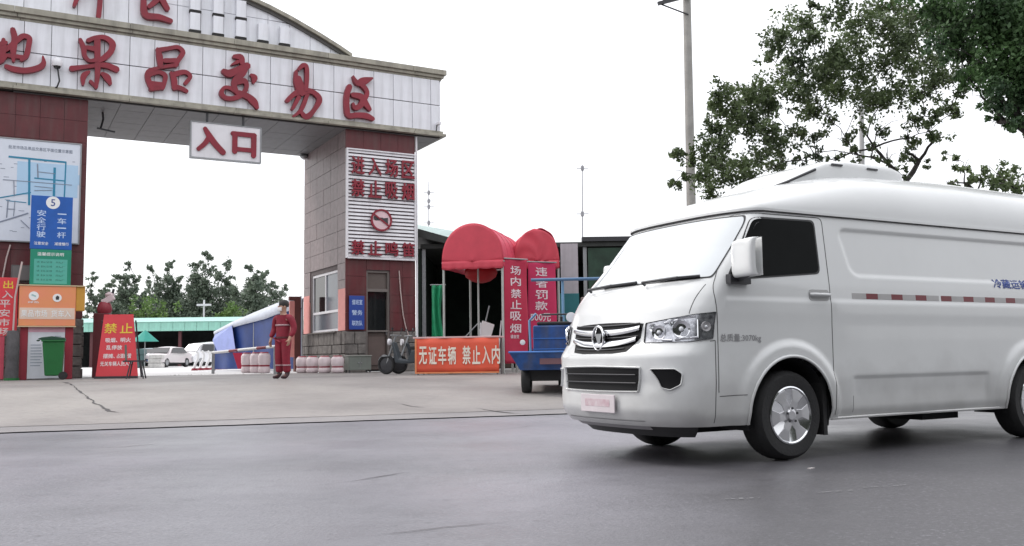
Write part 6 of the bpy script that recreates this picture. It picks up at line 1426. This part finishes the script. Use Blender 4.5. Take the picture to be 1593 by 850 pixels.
def tree(lab, base, fork_z, clumps, leaf, lm, tr=.16, dens=1.0, group=None, name='tree', twig=.012, extra=None):
    t = thing(name, lab, 'tree', base, 0, group); B = Vector(base)
    nodes = [(Vector((0, 0, 0)), tr), (Vector((.05, 0, fork_z * .5)), tr * .85), (Vector((-.04, .05, fork_z)), tr * .72)]
    mb = MB(); mb.tube([n_[0] for n_ in nodes], [n_[1] for n_ in nodes], 12); mb.build('trunk', BARK, t, smooth=60)
    fork = [nodes[-1]]
    cl = sorted(clumps, key=lambda c: (Vector(c[:3]) - B - nodes[-1][0]).length); mb = MB()
    for c in cl:
        p = Vector(c[:3]) - B; best = min(fork, key=lambda q: (q[0] - p).length + .35 * (q[0] - nodes[-1][0]).length + (1.5 if q[0].z > p.z + .6 else 0))
        a, ra = best; L_ = (p - a).length; r1 = max(twig * .7, ra * .62); mid = a.lerp(p, .5) + Vector((rng.normal() * .07, rng.normal() * .07, .10)) * L_ * .8
        pts = [a, a.lerp(mid, .5) + Vector((rng.normal(), rng.normal(), rng.normal())) * L_ * .02, mid, mid.lerp(p, .55) + Vector((rng.normal(), 0, rng.normal())) * L_ * .03, p]
        rr = [ra * .8, ra * .72, (ra * .6 + r1) / 2, r1, r1 * .8]; mb.tube(pts, rr, 6); fork.append((mid, max(twig, rr[2]))); fork.append((p, max(twig * .8, r1 * .8)))
        for _ in range(5):
            q = p + Vector(rng.normal(size=3)) * c[3] * .7; mb.tube([p.lerp(mid, .25 * rng.random()), p.lerp(q, .5) + Vector((0, 0, .04)), q], [twig * .7, twig * .5, twig * .25], 4, caps=False)
    mb.build('branch', BARK2, t, kind='stuff', smooth=60)
    leaves('crown', clumps, leaf, lm, t, base, dens); return t
def cl_at(lst, Y, dY=1.4, dn=1.0):
    out = []
    for (px, py, rp, n) in lst:
        y = Y + rng.uniform(-dY, dY); p = at(px, py, y); out.append((p.x, p.y, p.z, rp * y / FPX, int(n * dn)))
    return out
LM1 = leafmat('leaf green', (.038, .060, .030), (.125, .175, .065)); LM2 = leafmat('leaf dark green', (.028, .062, .028), (.10, .19, .065))
LMW = mat('dull added wood', (.030, .036, .027), .95, var=.5, scale=2); LM3 = leafmat('leaf far haze', (.085, .12, .09), (.18, .225, .16)); LM4 = leafmat('leaf hedge', (.06, .12, .03), (.16, .26, .07))  # LM3: the pale of distant haze is mixed into the leaf colour
BIG = [(1262, 12, 9, 90), (1245, 40, 22, 330), (1215, 62, 24, 330), (1262, 62, 16, 180), (1195, 85, 14, 140), (1238, 98, 20, 300), (1285, 30, 16, 120), (1215, 118, 16, 200), (1120, 145, 16, 220), (1160, 150, 18, 260), (1105, 170, 12, 150), (1140, 175, 20, 330), (1180, 140, 22, 380), (1196, 165, 22, 420), (1165, 195, 22, 420), (1200, 205, 18, 260), (1110, 200, 12, 160), (1125, 215, 18, 300),
       (1100, 232, 16, 200), (1056, 240, 12, 110), (1076, 248, 12, 110), (1048, 290, 10, 90), (1066, 272, 8, 60), (1112, 250, 22, 360), (1095, 275, 16, 200), (1130, 275, 20, 280), (1150, 255, 20, 260), (1165, 280, 18, 200), (1100, 298, 16, 180), (1190, 240, 18, 200), (1215, 225, 20, 240), (1205, 262, 16, 140), (1235, 205, 16, 160),
       (1245, 145, 24, 460), (1275, 115, 26, 520), (1260, 170, 20, 330), (1300, 90, 24, 450), (1300, 140, 22, 380), (1330, 70, 26, 420), (1335, 110, 24, 400), (1345, 150, 26, 480), (1370, 160, 20, 330), (1340, 30, 22, 260), (1312, 12, 18, 200), (1370, 10, 20, 260), (1380, 45, 26, 420), (1380, 90, 24, 430), (1410, 70, 26, 480), (1415, 115, 24, 400), (1410, 20, 24, 330), (1442, 40, 26, 460),
       (1450, 90, 24, 400), (1450, 130, 18, 200), (1430, 145, 16, 160), (1470, 165, 14, 140), (1455, 182, 12, 110), (1400, 150, 16, 150), (1425, 185, 16, 110), (1415, 215, 14, 90), (1445, 205, 10, 60), (1290, 185, 16, 90), (1310, 220, 12, 60), (1265, 215, 14, 110), (1270, 240, 12, 70), (1360, 230, 12, 60), (1380, 250, 10, 50), (1340, 200, 12, 50), (1245, 250, 14, 90), (1395, 268, 12, 60), (1430, 250, 10, 45), (1470, 120, 20, 220), (1495, 140, 14, 110), (1460, 215, 12, 70), (1490, 175, 10, 60), (1410, 235, 14, 80), (1370, 200, 14, 70), (1330, 240, 12, 60), (1300, 250, 12, 60)]
b = at(1420, 560, 18)
tree('large loose leafy tree spreading left behind the van roof', (b.x, 18.6, .36), 2.9, cl_at(BIG, 18, 1.3), .080, LM1, .12, 2.0)
RT = [(1462, 12, 26, 330), (1475, 42, 26, 330), (1490, 68, 24, 300), (1462, 70, 18, 160), (1505, 112, 18, 180), (1440, 14, 22, 200), (1480, 15, 26, 500), (1500, 50, 26, 480), (1520, 20, 30, 600), (1555, 20, 34, 900), (1590, 15, 36, 1000), (1545, 60, 30, 700), (1585, 60, 34, 1000), (1500, 90, 18, 220), (1530, 100, 22, 330), (1565, 100, 28, 650), (1600, 110, 34, 900), (1480, 75, 14, 140), (1510, 125, 16, 180), (1545, 135, 18, 260), (1580, 145, 24, 480), (1535, 160, 12, 110), (1565, 165, 16, 190), (1600, 170, 24, 400), (1552, 190, 11, 90), (1580, 190, 14, 160), (1640, 40, 60, 1500), (1640, 140, 50, 1100), (1700, 90, 70, 1500), (1700, -40, 80, 1600), (1590, -50, 60, 1200), (1480, -40, 50, 700), (1400, -40, 40, 500)]
b = at(1735, 560, 14.5)
tree('dense darker tree leaning in from the right picture edge above the van', (b.x, 14.8, .25), 2.6, cl_at(RT, 14.5, .8), .085, LM2, .20, 1.45)
LW = [(1490, 250, 8, 60), (1500, 262, 10, 60), (1525, 272, 14, 130), (1550, 270, 16, 200), (1570, 280, 18, 220), (1545, 288, 16, 180), (1500, 285, 14, 120), (1585, 292, 14, 130), (1475, 288, 10, 50), (1470, 240, 7, 30), (1610, 290, 16, 150), (1600, 215, 12, 60)]
b = at(1545, 560, 26)
tree('small sparse distant tree peeping over the rear of the van roof', (b.x, 26, .39), 3.6, cl_at(LW, 26, 1), .14, LM1, .12, 1.0)
def poplar(px, top, w_, Y, lab, n=900, grp='far poplars beyond the market hall'):
    b = at(px, 560, Y); cls = []; ph = 6; H_ = at(px, top, Y).z
    plumes = [(rng.uniform(-.42, .42) * w_, rng.uniform(.66, .96)) for _ in range(ph)] + [(0, 1.0)]
    for (dx, hh) in plumes:
        hh_ = .392 + (H_ - .392) * hh; k = 7
        for i in range(k):
            f_ = i / (k - 1); z = 2.6 + (hh_ - 2.6) * f_; r_ = (1.0 - .78 * f_) * w_ * .36 * Y / FPX * 1.15; cls.append((b.x + dx * Y / FPX * (.55 + .5 * f_), Y + rng.uniform(-1.5, 1.5), z, max(.4, r_), int(9 * n / (k * len(plumes)) * (1.45 - f_))))
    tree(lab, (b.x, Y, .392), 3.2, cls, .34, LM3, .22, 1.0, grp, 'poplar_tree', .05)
poplar(146, 428, 30, 100, 'thin poplar partly hidden behind the gate pillar', 500)
poplar(198, 414, 58, 104, 'leftmost full poplar above the red prohibition board', 1600)
poplar(258, 411, 62, 110, 'poplar left of the pale yard lamp post', 1800)
poplar(322, 399, 78, 112, 'tallest poplar in the middle of the entrance opening', 2700)
poplar(390, 418, 66, 108, 'rightmost poplar above the blue tent', 1800)
for k_, (px_, t_, lab_) in enumerate(((172, 438, 'smaller poplar between the pillar edge and the leftmost full poplar'), (228, 436, 'smaller poplar between the two left full poplars'), (291, 432, 'smaller poplar just left of the tallest poplar'), (357, 430, 'smaller poplar just right of the tallest poplar'), (424, 440, 'smaller poplar over the white edge of the blue tent'))): poplar(px_, t_, 52, 125, lab_, 1200)
def bush(px, py, w_, h_, Y, lab):
    b = at(px, py, Y); t = thing('bush', lab, 'bush', (b.x, Y, .392), 0, 'light green shrubs by the hall roof'); k = Y / FPX; zt2 = at(px, py - h_ * .4, Y).z
    cls = [(b.x + rng.uniform(-.45, .45) * w_ * k, Y + rng.uniform(-1, 1), z_, .9, 110) for z_ in np.linspace(1.0, zt2, 12) for _ in range(2)]
    mb = MB(); [mb.tube([(0, 0, 0), (rng.uniform(-1, 1), rng.uniform(-.5, .5), zt2 * .8)], [.09, .03], 5) for _ in range(5)]; mb.build('stem', BARK2, t, kind='stuff'); leaves('foliage', cls, .34, LM4, t, (b.x, Y, .392))
bush(232, 488, 60, 32, 96, 'rounded light green bush behind the left hall roof'); bush(352, 496, 46, 20, 96, 'low light green bush behind the hall roof beside the tent')

# ---------------------------------------------------------------- added unseen wood masses behind the camera, to shade the van and darken its reflections
def shade_woods(x0, x1, y0, hh, lab, n):
    wb_ = MB()
    def wood(u, v):
        x = x0 + (x1 - x0) * u; h = hh + .18 * hh * math.sin(x * .35) + 1.6 * noise.noise(Vector((x * .25, 3, 0))); z = h * math.sin(v * PI * .5); y = y0 - 3.5 * (1 - math.cos(v * PI * .5)) + 1.3 * noise.noise(Vector((x * .5, z * .6, 1))) + .6 * noise.noise(Vector((x * 1.7, z * 1.7, 5)))
        return Vector((x, y, z))
    wb_.grid(wood, n, 26); o = wb_.build('added_shade_wood', LMW, kind='stuff'); tag(o, lab, 'wood')
shade_woods(-90, 1, -20, 9, 'dark wood mass added unseen behind the camera, on the left', 130)
shade_woods(.5, 70, -5.5, 12.5, 'tall dark tree mass added unseen behind the camera to shade the van side', 110)
